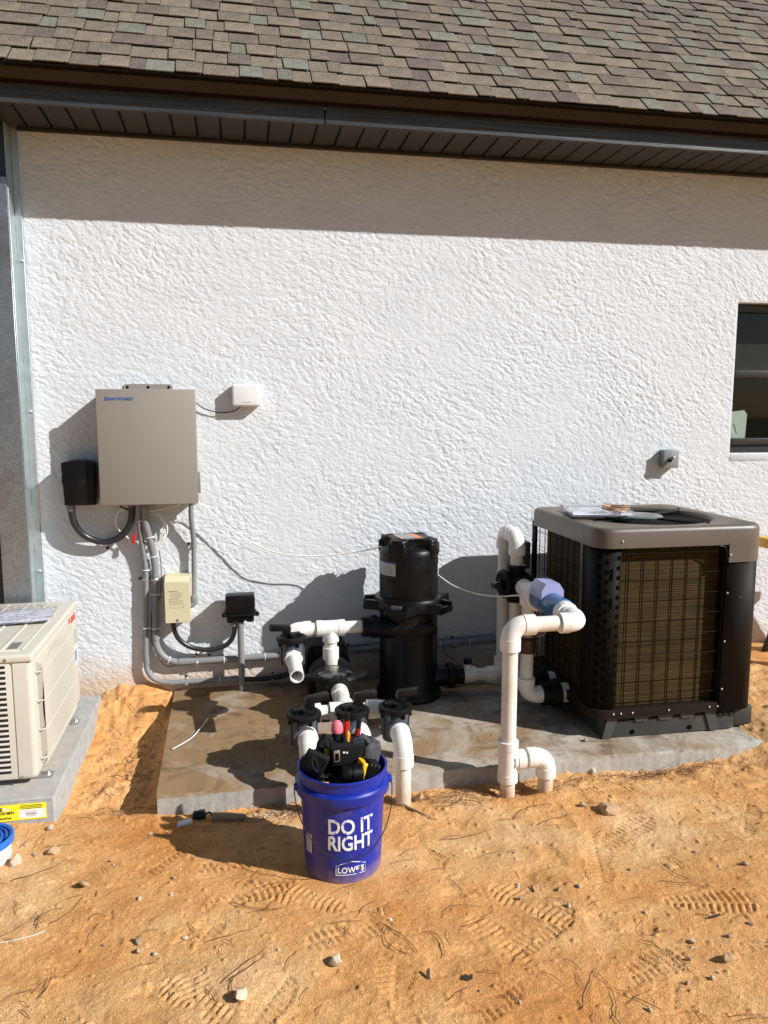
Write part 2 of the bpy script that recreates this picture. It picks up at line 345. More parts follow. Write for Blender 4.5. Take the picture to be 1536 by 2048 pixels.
hb = N.new('ShaderNodeMath'); hb.operation = 'MULTIPLY_ADD'; L.new(nz(75, 5, .65, 0, N, L, oc), hb.inputs[0]); hb.inputs[1].default_value = .55; L.new(nz(260, 3, .6, 0, N, L, oc), hb.inputs[2])
bp = N.new('ShaderNodeBump'); bp.inputs['Strength'].default_value = .9; bp.inputs['Distance'].default_value = .006; L.new(hb.outputs[0], bp.inputs['Height']); L.new(bp.outputs[0], b.inputs['Normal'])
gm.materials.append(M_sand); ground = link('ground', gm); tag(ground, kind='structure', label='trodden orange sand with boot prints around the slab')

# ------------------------------------------------------------------ concrete
def concrete(name, base, dirt, dlo, dhi, bump=.0012, extra=None, patch=1.8, swept=False):
    m = bpy.data.materials.new(name); m.use_nodes = True; N, L = nodes(m); b = N['Principled BSDF']; b.inputs['Roughness'].default_value = .85; b.inputs['Specular IOR Level'].default_value = .25
    tc = N.new('ShaderNodeTexCoord'); o = tc.outputs['Object']
    g = N.new('ShaderNodeNewGeometry'); sp = N.new('ShaderNodeSeparateXYZ'); L.new(g.outputs['Normal'], sp.inputs[0])
    c = ramp(N, L, nz(26, 7, .7, 0, N, L, o), [(.3, tuple(x*.74 for x in base)), (.7, tuple(x*1.12 for x in base))])
    d1 = nz(patch, 8, .68, .6, N, L, o); 
    if swept:      # the end that carried no traffic stayed cleaner
        sx = N.new('ShaderNodeSeparateXYZ'); L.new(o, sx.inputs[0]); ma = N.new('ShaderNodeMath'); ma.operation = 'MULTIPLY_ADD'; L.new(sx.outputs[0], ma.inputs[0]); ma.inputs[1].default_value = -.10; L.new(d1, ma.inputs[2]); d1 = ma.outputs[0]
    f = ramp(N, L, d1, [(dlo, (0, 0, 0)), (dhi, (1, 1, 1))])
    up = N.new('ShaderNodeMath'); up.operation = 'MULTIPLY'; upc = ramp(N, L, sp.outputs[2], [(.5, (.12, .12, .12)), (.8, (1, 1, 1))]); L.new(f, up.inputs[0]); L.new(upc, up.inputs[1])
    c = mixc(N, L, up.outputs[0], c, dirt)
    if extra:
        f2 = ramp(N, L, nz(6.5, 9, .75, .8, N, L, o), [(.51, (0, 0, 0)), (.66, (.85, .85, .85))]); up2 = N.new('ShaderNodeMath'); up2.operation = 'MULTIPLY'; L.new(f2, up2.inputs[0]); L.new(upc, up2.inputs[1])
        c = mixc(N, L, up2.outputs[0], c, extra)
    L.new(c, b.inputs['Base Color'])
    bp = N.new('ShaderNodeBump'); bp.inputs['Strength'].default_value = .8; bp.inputs['Distance'].default_value = bump; L.new(nz(110, 5, .6, 0, N, L, o), bp.inputs['Height']); L.new(bp.outputs[0], b.inputs['Normal'])
    return m
M_slab = concrete('slab concrete', (.45, .43, .385), (.245, .158, .082), .33, .60, .002, (.085, .05, .027), 2.6, True)
M_pad = concrete('pad concrete', (.36, .36, .35), (.42, .37, .30), .5, .72, .001, None, 3)
# slab: hand-finished, its front edge a little ragged
mb = MB(); xs = np.linspace(-.325, 2.47, 260); F = []; T0 = []; T1 = []; Bk = []
zt = lambda x: .065 + .004*math.sin(x*2.1) - .006*max(0, x-1.6)
for i, x in enumerate(xs):
    w = .006*math.sin(x*3.0) + .003*(random.random()-.5) + .010*max(0, float(vnoise(np.array(x), np.array(.3), .09, 71))); x0 = x - .012 if i == 0 else x
    F.append(mb.bm.verts.new((x+.0, -1.145+w*.6, -.12))); T0.append(mb.bm.verts.new((x, -1.143+w, zt(x)-.009-.008*max(0, float(vnoise(np.array(x), np.array(.7), .05, 72)))))); T1.append(mb.bm.verts.new((x-(.004 if i == 0 else 0), -1.130+w*1.4+.010*max(0, float(vnoise(np.array(x), np.array(.1), .04, 73))), zt(x))))
    Bk.append(mb.bm.verts.new((x-(.02 if i == 0 else 0), -.002, zt(x)+.004)))
for A, B in ((F, T0), (T0, T1), (T1, Bk)):
    for i in range(len(xs)-1): mb._f((A[i], A[i+1], B[i+1], B[i]))
for e in (0, -1):
    q = mb.bm.verts.new((xs[e], -.002, -.12)); mb._f((F[e], T0[e], T1[e], Bk[e], q))
slab = mb.build('concrete_slab', M_slab, None, (1.0, -.57, 0), flip=False); tag(slab, 'dirty poured concrete slab carrying the pool pump, filter and heat pump', 'slab')
for f in slab.data.polygons: pass
bmq = bmesh.new(); bmq.from_mesh(slab.data); bmesh.ops.recalc_face_normals(bmq, faces=bmq.faces[:])
if sum(f.normal.z*f.calc_area() for f in bmq.faces) < 0: bmesh.ops.reverse_faces(bmq, faces=bmq.faces[:])
bmq.to_mesh(slab.data); bmq.free()

# ------------------------------------------------------------------ house
house = root('house', (1.0, 0, 0), 'single storey house with white textured stucco wall under a brown shingle roof', 'house')
M_stucco = bpy.data.materials.new('white knockdown stucco'); M_stucco.use_nodes = True; N, L = nodes(M_stucco); b = N['Principled BSDF']; b.inputs['Roughness'].default_value = .9; b.inputs['Specular IOR Level'].default_value = .2
tc = N.new('ShaderNodeTexCoord'); mp = N.new('ShaderNodeMapping'); mp.inputs['Rotation'].default_value = (0, R(-28), 0); mp.inputs['Scale'].default_value = (.58, 1, 1.3); L.new(tc.outputs['Object'], mp.inputs[0]); v = mp.outputs[0]
wn = nz(5, 3, .5, 0, N, L, v); big = nz(2.2, 3, .5, 0, N, L, tc.outputs['Object'])
n3 = ramp(N, L, nz(95, 5, .6, .3, N, L, v), [(.44, (0, 0, 0)), (.50, (1, 1, 1))])
bp = N.new('ShaderNodeBump'); bp.inputs['Strength'].default_value = .7; bp.inputs['Distance'].default_value = .0011; L.new(n3, bp.inputs['Height']); L.new(bp.outputs[0], b.inputs['Normal'])
cw = ramp(N, L, wn, [(.3, (.645, .672, .70)), (.7, (.69, .715, .74))]); 
spx = N.new('ShaderNodeSeparateXYZ'); L.new(tc.outputs['Object'], spx.inputs[0])
spl = N.new('ShaderNodeMath'); spl.operation = 'MULTIPLY_ADD'; L.new(nz(7, 6, .7, 0, N, L, tc.outputs['Object']), spl.inputs[0]); spl.inputs[1].default_value = -.22; L.new(spx.outputs[2], spl.inputs[2])
dirt = ramp(N, L, spl.outputs[0], [(0.0, (.75, .75, .75)), (.16, (0, 0, 0))])
L.new(mixc(N, L, dirt, cw, (.60, .42, .26)), b.inputs['Base Color'])
WX0, WX1, WZ = -.953, 4.6, 2.795
wx0, wx1, wz0, wz1 = 2.787, 3.62, 1.262, 2.110       # window opening
def stucco_height(x, z):
    u0 = x + .10*vnoise(x, z, .45, 61); v0 = z + .10*vnoise(x, z, .5, 62); c, s_ = math.cos(R(24)), math.sin(R(24))
    u = (u0*c - v0*s_)*.62; v = (u0*s_ + v0*c)*1.18                                # trowelled obliquely, down to the right
    n = vnoise(u, v, .0168, 63) + .55*vnoise(u, v, .0090, 64) + .30*vnoise(u, v, .0055, 65)
    m = vnoise(u+.3*v, v, .0115, 66) + .6*vnoise(u, v, .0062, 67)
    amp = .45 + .75*np.clip(vnoise(x, z, .22, 68)+.5, 0, 1)
    h = (.0018*sm(-.12, -.03, n) + .0014*sm(-.20, -.08, m))*amp + .0006*vnoise(x, z, .06, 69)
    e = sm(.0, .012, x-WX0)*sm(0, .012, np.hypot(np.maximum(wx0-x, 0), np.maximum(np.maximum(wz0-z, z-wz1), 0)))
    return h*e
wxs = np.concatenate([np.linspace(WX0, wx0, 900), np.linspace(wx0, 3.36, 138)[1:], [WX1]])
wzs = np.concatenate([[-.25], np.linspace(-.04, wz0, 312), np.linspace(wz0, wz1, 204)[1:], np.linspace(wz1, WZ, 164)[1:], [WZ+.05]])
XX, ZZ = np.meshgrid(wxs, wzs); HH = -stucco_height(XX, ZZ)
ny_, nx_ = XX.shape; idx = np.arange(nx_*ny_).reshape(ny_, nx_)
cx_ = (XX[:-1, :-1]+XX[1:, 1:])/2; cz_ = (ZZ[:-1, :-1]+ZZ[1:, 1:])/2; keep = ~((cx_ > wx0) & (cx_ < wx1) & (cz_ > wz0) & (cz_ < wz1)); keep &= ~((XX[1:, 1:] > 3.5) & (cz_ > wz0) & (cz_ < wz1))
qd = np.stack([idx[:-1, :-1], idx[:-1, 1:], idx[1:, 1:], idx[1:, :-1]], -1)[keep]
wm = bpy.data.meshes.new('wall'); wm.vertices.add(nx_*ny_); wm.vertices.foreach_set('co', np.stack([XX-ORG[house].x, HH, ZZ], -1).reshape(-1).astype(np.float32))
wm.loops.add(len(qd)*4); wm.loops.foreach_set('vertex_index', qd.reshape(-1).astype(np.int32)); wm.polygons.add(len(qd)); wm.polygons.foreach_set('loop_start', np.arange(0, len(qd)*4, 4, dtype=np.int32)); wm.update(calc_edges=True); wm.shade_smooth(); wm.materials.append(M_stucco)
wall = link('wall', wm, house)
mb = MB(); d = .13
mb.quad((wx1, 0, wz0), (WX1, 0, wz0), (WX1, 0, wz1), (wx1, 0, wz1))
mb.quad((wx0, 0, wz0), (wx0, d, wz0), (wx0, d, wz1), (wx0, 0, wz1)); mb.quad((wx1, 0, wz1), (wx1, d, wz1), (wx1, d, wz0), (wx1, 0, wz0))
mb.quad((wx0, 0, wz1), (wx0, d, wz1), (wx1, d, wz1), (wx1, 0, wz1)); mb.quad((wx0, d, wz0), (wx0, 0, wz0), (wx1, 0, wz0), (wx1, d, wz0))
mb.quad((WX0, .2, -.25), (WX0, 0, -.25), (WX0, 0, WZ+.05), (WX0, .2, WZ+.05))
mb.build('window_reveal', M_stucco, house, flip=False).data.shade_flat()
mb = MB(); mb.box((wx0+.001, -.005, wz0-.045), (wx1, .125, wz0-.002), .006); mb.build('window_sill', M_stucco, house)
# window
M_frame = mat('bronze window frame', (.03, .028, .027), .4, var=.1)
win = MB(); y0, y1 = .055, .105
win.box((wx0+.001, y0, wz1-.045), (wx1-.001, y1, wz1-.002), .004); win.box((wx0+.001, y0, wz0+.002), (wx1-.001, y1, wz0+.046), .004)
win.box((wx0+.002, y0+.001, wz0+.047), (wx0+.04, y1-.001, wz1-.046), .004); win.box((wx1-.04, y0+.001, wz0+.047), (wx1-.002, y1-.001, wz1-.046), .004)
wobj = win.build('window', M_frame, house)
zm = (2.931, 0.060, 1.716)[2]
m2 = MB(); m2.box((wx0+.041, y0-.006, zm-.024), (wx1-.041, y1-.004, zm+.020), .003); m2.box((wx0+.041, y0-.014, wz0+.047), (wx1-.041, y1-.02, wz0+.085), .003); m2.build('sash_rail', M_frame, wobj)
for za, zb, yy in ((zm+.021, wz1-.046, .088), (wz0+.086, zm-.025, .070)):
    p = MB(); p.quad((wx0+.041, yy, za), (wx1-.041, yy, za), (wx1-.041, yy, zb), (wx0+.041, yy, zb)); p.build('pane', M_pane, wobj)
M_sticker = mat('pale green sticker', (.26, .33, .27), .5)
a, c_ = (2.895, 0.068, 1.324), (2.922, 0.068, 1.504)
st = MB(); st.prism([(0, 0), (.085, .0), (.10, .03), (.105, .16), (.085, .185), (0, .175)], (wx0+.042, .069, a[2]), (1, 0, 0), (0, 0, 1), (0, -1, 0), .001); st.build('sticker', M_sticker, wobj); st = MB(); st.tube([(wx0+.06, .0675, a[2]+.105), (wx0+.07, .0675, a[2]+.09), (wx0+.085, .0675, a[2]+.05)], .0016, 5); st.build('sticker_mark', M_ink, wobj)
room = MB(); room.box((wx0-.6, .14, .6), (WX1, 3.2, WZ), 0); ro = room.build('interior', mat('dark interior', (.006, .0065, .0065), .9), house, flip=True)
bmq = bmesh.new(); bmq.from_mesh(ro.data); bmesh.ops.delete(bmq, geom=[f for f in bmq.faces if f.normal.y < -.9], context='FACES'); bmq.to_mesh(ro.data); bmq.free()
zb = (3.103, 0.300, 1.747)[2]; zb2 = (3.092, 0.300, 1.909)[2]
gb = MB(); gb.box((wx0-.3, .30, zb), (WX1-.1, .33, zb2), .003); gb.build('reflection_band', mat('grey reflection band', (.40, .39, .38), .8, var=.3, vscale=14), house)  # grey band added behind the glass, stands in for a reflection
# corner: galvanized steel door track beside the wall
M_galv = bpy.data.materials.new('galvanized steel'); M_galv.use_nodes = True; N, L = nodes(M_galv); b = N['Principled BSDF']; b.inputs['Metallic'].default_value = .85; tc = N.new('ShaderNodeTexCoord'); o = tc.outputs['Object']
vo = N.new('ShaderNodeTexVoronoi'); vo.inputs['Scale'].default_value = 170; L.new(o, vo.inputs['Vector'])
cg = ramp(N, L, vo.outputs['Color'], [(.1, (.30, .325, .36)), (.5, (.36, .385, .42)), (.9, (.42, .445, .48))]); rust = ramp(N, L, nz(3.2, 6, .6, 0, N, L, o), [(.52, (0, 0, 0)), (.72, (.6, .6, .6))])
L.new(mixc(N, L, rust, cg, (.22, .15, .095)), b.inputs['Base Color']); rgh = ramp(N, L, vo.outputs['Color'], [(.2, (.3, .3, .3)), (.8, (.4, .4, .4))]); L.new(rgh, b.inputs['Roughness'])
M_galvl = mat('bright galvanized angle', (.50, .56, .57), .42, metal=.8, var=.15, vscale=25)
tr = MB(); tr.box((-.985, -.008, .05), (WX0-.001, -.0015, 2.79), .001, 1); tr.box((-.992, -.090, .05), (-.9855, -.002, 2.79), .001, 1)
track = tr.build('door_track', M_galvl, house)
tp = MB(); tp.box((-1.112, -.100, .05), (-.990, -.0925, 2.55), .001, 1); tp.build('steel_plate', M_galv, track)
for zz in (.72, 1.5, 2.2):
    s_ = MB(); s_.lathe((-.966, -.0085, zz), [(.008, 0), (.008, .003), (.004, .006)], 10, (0, -1, 0)); s_.build('screw', M_steel, track)
dr = MB()
for k in range(7): dr.box((-3.4, -.045+.004*(k % 2), .02+.4*k), (-1.002, -.005, .02+.4*k+.397), .004, 1)
dr.build('door', mat('slate blue door', (.045, .062, .085), .35, metal=.3, var=.15), house)
# soffit, fascia, drip edge
M_sof = mat('dark bronze soffit', (.028, .024, .020), .5, var=.08, bump=.0002, bscale=400)
M_fas = bpy.data.materials.new('wood grain fascia'); M_fas.use_nodes = True; N, L = nodes(M_fas); b = N['Principled BSDF']; b.inputs['Roughness'].default_value = .38
tc = N.new('ShaderNodeTexCoord'); mp = N.new('ShaderNodeMapping'); mp.inputs['Scale'].default_value = (2.2, 1, 95); L.new(tc.outputs['Object'], mp.inputs[0]); g1 = nz(1.0, 4, .6, .6, N, L, mp.outputs[0])
L.new(ramp(N, L, g1, [(.3, (.022, .023, .025)), (.7, (.062, .064, .068))]), b.inputs['Base Color']); bp = N.new('ShaderNodeBump'); bp.inputs['Strength'].default_value = .8; bp.inputs['Distance'].default_value = .003; L.new(g1, bp.inputs['Height']); L.new(bp.outputs[0], b.inputs['Normal'])
M_drip = mat('brown drip edge', (.020, .012, .006), .55, spec=.0, var=.05)
M_black0 = mat('black backing', (.008, .008, .008), .8)
FY = -.306
sof = MB(); sof.box((-2.6, FY+.002, WZ+.012), (4.6, .05, WZ+.03)); soffit = sof.build('soffit', M_black0, house)
x = -2.2
pl = MB(); pw = .1085
pl.box((0, FY+.004, WZ-.001), (pw-.010, -.002, WZ+.010), .0025, 1); pme = None
while x < 4.4:
    if pme is None:
        o = pl.build('soffit_panel', M_sof, soffit); pme = o.data; bmq = bmesh.new(); bmq.from_mesh(pme); bmesh.ops.translate(bmq, verts=bmq.verts[:], vec=ORG[house]); bmq.to_mesh(pme); bmq.free()
    else: o = link('soffit_panel', pme, soffit)
    o.location = (x-ORG[house].x, 0, 0); x += pw
tr = MB(); tr.box((WX0, -.022, WZ-.016), (4.6, -.0025, WZ-.002), .002, 1); tr.build('wall_moulding', M_sof, soffit)
xj = (0.430, -0.320, 2.830)[0]
fas = MB(); fas.box((-2.6, FY+.001, WZ+.001), (4.6, FY+.02, 2.86)); fascia = fas.build('fascia', M_black0, house)
for xa, xb in ((-2.6, xj-.002), (xj+.002, 4.6)):
    f_ = MB(); f_.box((xa, FY-.014, WZ-.004), (xb, FY+.0005, (0.431, -0.320, 2.877)[2]), .003, 1); f_.build('fascia_board', M_fas, fascia)
# roof, 45 degrees, laminated shingles one by one
EY, EZ = -.378, (0.425, -0.378, 2.931)[2]
roofdeck = MB(); up = Vector((0, 1, 1)).normalized(); nn = Vector((0, -1, 1)).normalized(); e0 = Vector((0, EY, EZ))
for p in (1,):
    A = e0 + up*.012 - nn*.002; B = e0 + up*4 - nn*.002
    roofdeck.prism([(-2.6, 0), (4.6, 0), (4.6, 4), (-2.6, 4)], Vector((0, 0, 0))+A, (1, 0, 0), up, -nn, .02)
roof = roofdeck.build('roof', mat('roof underlay', (.02, .018, .016), .9), house)
de = MB(); de.box((-2.6, EY+.010, (0.425, -0.368, 2.870)[2]), (4.6, EY+.014, EZ-.006)); de.box((-2.6, EY+.014, (0.425, -0.368, 2.870)[2]), (4.6, FY+.01, (0.425, -0.368, 2.870)[2]+.003)); de.build('drip_edge', M_drip, roof)
def shingle_mat(name, c):
    m = bpy.data.materials.new(name); m.use_nodes = True; N, L = nodes(m); b = N['Principled BSDF']; b.inputs['Roughness'].default_value = .95; b.inputs['Specular IOR Level'].default_value = .15
    tc = N.new('ShaderNodeTexCoord'); oi = N.new('ShaderNodeObjectInfo'); g = nz(170, 2, .7, 0, N, L, tc.outputs['Object']); g2 = nz(14, 4, .6, 0, N, L, tc.outputs['Object'])
    cc = ramp(N, L, g, [(.28, tuple(x*.45 for x in c)), (.5, c), (.72, tuple(min(1, x*1.8) for x in c))]); cc = mixc(N, L, 1.0, cc, ramp(N, L, g2, [(.3, (.85, .85, .85)), (.7, (1.12, 1.1, 1.08))]), 'MULTIPLY')
    cc = mixc(N, L, 1.0, cc, ramp(N, L, oi.outputs['Random'], [(0, (.88, .88, .88)), (1, (1.1, 1.1, 1.1))]), 'MULTIPLY'); L.new(cc, b.inputs['Base Color'])
    bp = N.new('ShaderNodeBump'); bp.inputs['Strength'].default_value = .7; bp.inputs['Distance'].default_value = .002; L.new(g, bp.inputs['Height']); L.new(bp.outputs[0], b.inputs['Normal']); return m
SHM = [shingle_mat('shingle '+n, c) for n, c in (('tan', (.195, .160, .122)), ('brown', (.160, .130, .105)), ('grey green', (.172, .170, .138)), ('mauve brown', (.146, .119, .101)), ('drab', (.178, .150, .118)))]
EXPO = .115; WID = [.065, .085, .10, .12, .14, .155, .175]
def wedge(w, th, jag, m_i):
    me = bpy.data.meshes.new('shingle'); l1 = EXPO+.05; k = .062
    f = lambda x, s, n: tuple(Vector((x, 0, 0)) + up*s + nn*n)
    top = lambda s: th + .004 - k*s*1.0
    vs = [f(0+jag, 0, top(0)-.0045), f(w-jag*.5, 0, top(0)-.0045), f(w-.001, l1, top(l1)-.003), f(.001, l1, top(l1)-.003), f(0+jag, 0, top(0)), f(w-jag*.5, 0, top(0)), f(w-.001, l1, top(l1)), f(.001, l1, top(l1))]
    me.from_pydata(vs, [], [(0, 3, 2, 1), (4, 5, 6, 7), (0, 1, 5, 4), (1, 2, 6, 5), (2, 3, 7, 6), (3, 0, 4, 7)]); me.materials.append(SHM[m_i]); return me
cache = {}; rs = random.Random(11); nobj = 0; rest = {i: [] for i in range(5)}
def visible(x, i):
    c = e0 + up*(EXPO*(i+.1)); d = Vector((x, c.y, c.z)) - cam.location
    yaw = R(10.8); p = R(7.4); fx = Vector((math.sin(yaw)*math.cos(p), math.cos(yaw)*math.cos(p), -math.sin(p))); rx = Vector((math.cos(yaw), -math.sin(yaw), 0)); ux = rx.cross(fx); dz = d.dot(fx)
    return abs(d.dot(rx)/dz) < 768/1545+.02 and abs(d.dot(ux)/dz) < 1024/1545+.004
for i in range(33):
    x = -2.5 - rs.random()*.2; prev = -1; hi = True
    while x < 4.5:
        wi = rs.randrange(len(WID)); w = WID[wi]; hi = not hi if rs.random() < .8 else hi
        m_i = rs.choice([0, 0, 1, 2, 3, 4, 4]); 
        if m_i == prev: m_i = rs.choice([0, 1, 2, 3, 4])
        prev = m_i; th = .012 if hi else .0075; key = (wi, hi, m_i); jag = .006 if hi and rs.random() < .4 else 0
        loc = e0 + up*(EXPO*i) + Vector((x, 0, 0))
        if nobj < 300 and (visible(x, i) or visible(x+w, i)):
            key += (jag > 0,)
            if key not in cache: cache[key] = wedge(w-.0012, th, jag, m_i)
            o = link('shingle', cache[key], roof); o.location = loc-ORG[house]; nobj += 1
        else: rest[m_i].append((loc, w, th))
        x += w
mb = MB()
for m_i, lst in rest.items():
    mb.mi = m_i
    for loc, w, th in lst:
        l1 = EXPO+.05; k = .062; top = lambda s: th+.004-k*s
        P_ = lambda x, s, n: mb.bm.verts.new(loc + Vector((x, 0, 0)) + up*s + nn*n)
        v = [P_(0, 0, top(0)-.0045), P_(w-.001, 0, top(0)-.0045), P_(w-.001, 0, top(0)), P_(0, 0, top(0)), P_(w-.001, l1, top(l1)), P_(0, l1, top(l1))]
        mb._f((v[0], v[1], v[2], v[3])); mb._f((v[3], v[2], v[4], v[5]))
so = mb.build('shingle_courses', SHM, roof, flip=False); so['kind'] = 'stuff'

# ------------------------------------------------------------------ PVC parts
PR, FR = .0302, .0385          # outside radius of the pipe and of its fittings
def pipe(par, a, b_, r=PR, m=None, name='pipe'):
    q = MB(); q.cyl(a, b_, r, n=24); return q.build(name, m or M_whitep, par)
def elbow(par, c, d0, d1, m=None, r=FR, Rr=.052, sock=.034):
    d0 = Vector(d0).normalized(); d1 = Vector(d1).normalized(); c = Vector(c); q = MB()
    pts = arc(c, d0, d1, Rr, 10); q.tube(pts, r*.985, 24)
    q.cyl(c+d0*(Rr-.004), c+d0*(Rr+sock), r*1.045, n=24); q.cyl(c+d1*(Rr-.004), c+d1*(Rr+sock), r*1.045, n=24)
    return q.build('elbow', m or M_white, par)
def tee(par, c, ax, br, m=None, half=.068, bl=.064, r=FR):
    ax = Vector(ax).normalized(); br = Vector(br).normalized(); c = Vector(c); q = MB()
    q.cyl(c-ax*half, c+ax*half, r, n=24); q.cyl(c, c+br*bl, r*.985, n=24)
    for d in (-ax, ax): q.cyl(c+d*(half-.03), c+d*(half+.0015), r*1.05, n=24)
    q.cyl(c+br*(bl-.03), c+br*(bl+.0015), r*1.04, n=24)
    return q.build('tee', m or M_white, par)
def coupling(par, a, b_, r=FR*1.03, m=None): 
    q = MB(); q.cyl(a, b_, r, n=24); return q.build('coupling', m or M_white, par)
def valve(par, c, up_, ports, hdir, label=None, htilt=.25, body=M_valve):
    """diverter valve: ribbed round body, bolted round cover, T handle; c is the centre of the ports"""
    c = Vector(c); u = Vector(up_).normalized(); h = Vector(hdir).normalized(); a, b_, _ = frame(u)
    q = MB(); q.lathe(c-u*.066, [(.036, 0), (.05, .006), (.0525, .02), (.054, .125)], 28, u)
    for k in range(8):
        t = 2*math.pi*(k+.5)/8; d = a*math.cos(t)+b_*math.sin(t); M = plane_M(c-u*.05+d*.054, d.cross(u), u)
        q.box((-.005, 0, -.004), (.005, .105, .0035), 0, mat=M)
    for d in ports: 
        d = Vector(d).normalized(); q.cyl(c, c+d*.088, .041, n=24); q.cyl(c+d*.072, c+d*.0895, .0455, n=24)
    v = q.build('valve', body, par)
    if label: v['label'] = label
    q = MB(); q.lathe(c+u*.058, [(.060, -.004), (.0685, .001), (.071, .008), (.0695, .016), (.063, .021), (.054, .021), (.050, .015), (.024, .015), (.024, .024), (.016, .026)], 36, u)
    for k in range(8):
        t = 2*math.pi*(k+.5)/8; q.cyl(c+u*.040+(a*math.cos(t)+b_*math.sin(t))*.062, c+u*.060+(a*math.cos(t)+b_*math.sin(t))*.062, .006, n=8)
    for k in range(24):
        t = 2*math.pi*k/24; M = plane_M(c+u*.0715+(a*math.cos(t)+b_*math.sin(t))*.040, a*math.cos(t)+b_*math.sin(t), u); q.box((-.006, 0, -.002), (.006, .004, .002), 0, mat=M)
    q.build('valve_cover', M_black, v)
    q = MB(); o = c+u*.078; s_ = u.cross(h).normalized(); M = Matrix(((h.x, s_.x, u.x, o.x), (h.y, s_.y, u.y, o.y), (h.z, s_.z, u.z, o.z), (0, 0, 0, 1)))
    q.box((-.040, -.011, 0), (.034, .011, .017), .003, mat=M); q.box((-.012, -.024, 0), (.014, .024, .014), .003, mat=M)
    T = M @ Matrix.Translation((.012, 0, .012)) @ Matrix.Rotation(-htilt*.35, 4, 'Y'); q.box((-.004, -.013, -.004), (.034, .013, .034), .005, mat=T); q.box((.0, -.0155, .014), (.096, .0155, .047), .007, mat=T)
    q.build('handle', M_blackg, v)
    return v

# ------------------------------------------------------------------ suction manifold in front of the pump
VX = (.235, .428, .604); VY, VZ = -1.075, .250; MY = -.905
man = root('valve_manifold', (.43, -1.05, .0), 'white pipe manifold with three black-topped diverter valves behind the blue bucket', 'plumbing')
labels = ('left diverter valve of the manifold', 'middle diverter valve partly hidden by the tools', 'right diverter valve with a long exposed elbow')
for k, x in enumerate(VX):
    valve(man, (x, VY, VZ), (0, 0, 1), ((0, -1, 0), (0, 1, 0)), ((1, .25, 0), (1, .2, 0), (1, .2, 0))[k], labels[k])
    ey = VY-.115-.03; 
    elbow(man, (x+(.008, .02, .0)[k], ey-.012, VZ), (0, 1, 0), (0, 0, -1), Rr=.062, sock=.042)
    pipe(man, (x+(.008, .02, .0)[k], ey-.012, VZ-.09), (x+(.008, .02, .0)[k], ey-.012, -.08))
    if k != 1: elbow(man, (x, MY, VZ), (0, -1, 0), (1 if k == 0 else -1, 0, 0))
tee(man, (.428, MY, VZ), (1, 0, 0), (0, 1, 0)); pipe(man, (.428, MY, VZ), (.428, VY+.07, VZ)); coupling(man, (.428, MY-.02, VZ), (.428, MY-.075, VZ), FR)
pipe(man, (VX[0]+.05, MY, VZ), (.37, MY, VZ)); pipe(man, (.49, MY, VZ), (VX[2]-.05, MY, VZ))
pipe(man, (.428, MY+.05, VZ), (.434, -.60, .238)); coupling(man, (.432, -.71, .240), (.434, -.64, .238), FR)

# ------------------------------------------------------------------ pump
pump = root('pool_pump', (.435, -.35, .068), 'black pool pump with a clear round strainer lid and boxy motor controller', 'pump')
px, py = .433, -.505
q = MB(); q.lathe((px, py, .115), [(.055, 0), (.080, .01), (.088, .05), (.092, .10), (.090, .135)], 36); q.cyl((px, -.60, .238), (px, -.48, .236), .05, n=28); q.box((px-.045, -.45, .12), (px+.045, -.30, .235), .02)
q.build('strainer_housing', M_black, pump)
q = MB(); q.lathe((px, py, .250), [(.098, 0), (.112, .006), (.113, .02), (.104, .032), (.088, .034), (.086, .026)], 44)
for s_ in (-1, 1):
    q.prism([(0, -.05), (.055, -.018), (.066, -.006), (.066, .006), (.055, .018), (0, .05)], (px+s_*.085, py, .256), (s_, 0, 0), (0, 1, 0), (0, 0, 1), .020, .004)
q.build('lid_ring', M_black, pump)
q = MB(); q.lathe((px, py, .272), [(.086, 0), (.083, .010), (.070, .017), (.045, .021), (.015, .023)], 40); q.build('strainer_lid', M_lens, pump)
q = MB(); q.lathe((px, py, .20), [(.075, 0), (.078, .065), (.070, .066), (.066, .02)], 30); q.build('strainer_basket', mat('basket grey', (.32, .33, .36), .4, var=.4, vscale=60), pump)
q = MB(); q.lathe((px, -.645, .238), [(.047, 0), (.057, .004), (.060, .012), (.060, .045), (.054, .05)], 28, (0, 1, 0))
for k in range(14):
    t = 2*math.pi*k/14; q.box((-.004, -.004, 0), (.004, .004, .044), .001, 1, mat=Matrix.Translation((px+.060*math.cos(t), -.643, .238+.060*math.sin(t))) @ Matrix.Rotation(R(-90), 4, 'X') @ Matrix.Rotation(-t, 4, 'Z'))
q.build('union_nut', M_black, pump)
q = MB(); q.lathe((px, -.36, .190), [(.06, 0), (.105, .006), (.115, .03), (.112, .07), (.085, .085)], 40, (0, 1, 0)); q.cyl((px, -.30, .22), (px, -.30, .262), .046, n=24); q.build('volute', M_black, pump)
q = MB(); q.lathe((px, -.27, .185), [(.075, 0), (.078, .02), (.078, .17), (.070, .19), (.062, .20)], 36, (0, 1, 0))
for k in range(18):
    t = 2*math.pi*k/18; q.box((-.0025, 0, .02), (.0025, .006, .165), 0, mat=Matrix.Translation((px+.077*math.cos(t), -.265, .185+.077*math.sin(t))) @ Matrix.Rotation(R(-90), 4, 'X') @ Matrix.Rotation(-t+R(90), 4, 'Z'))
q.build('motor', M_black, pump)
q = MB(); q.prism([(-.115, -.07), (-.10, .055), (-.085, .072), (.085, .072), (.10, .055), (.115, -.07), (.09, -.10), (-.09, -.10)], (px-.005, -.245, .262), (1, 0, 0), (0, 0, 1), (0, 1, 0), .17, .010); q.box((px-.075, -.251, .20), (px+.065, -.244, .325), .003); q.build('controller', M_blackg, pump)
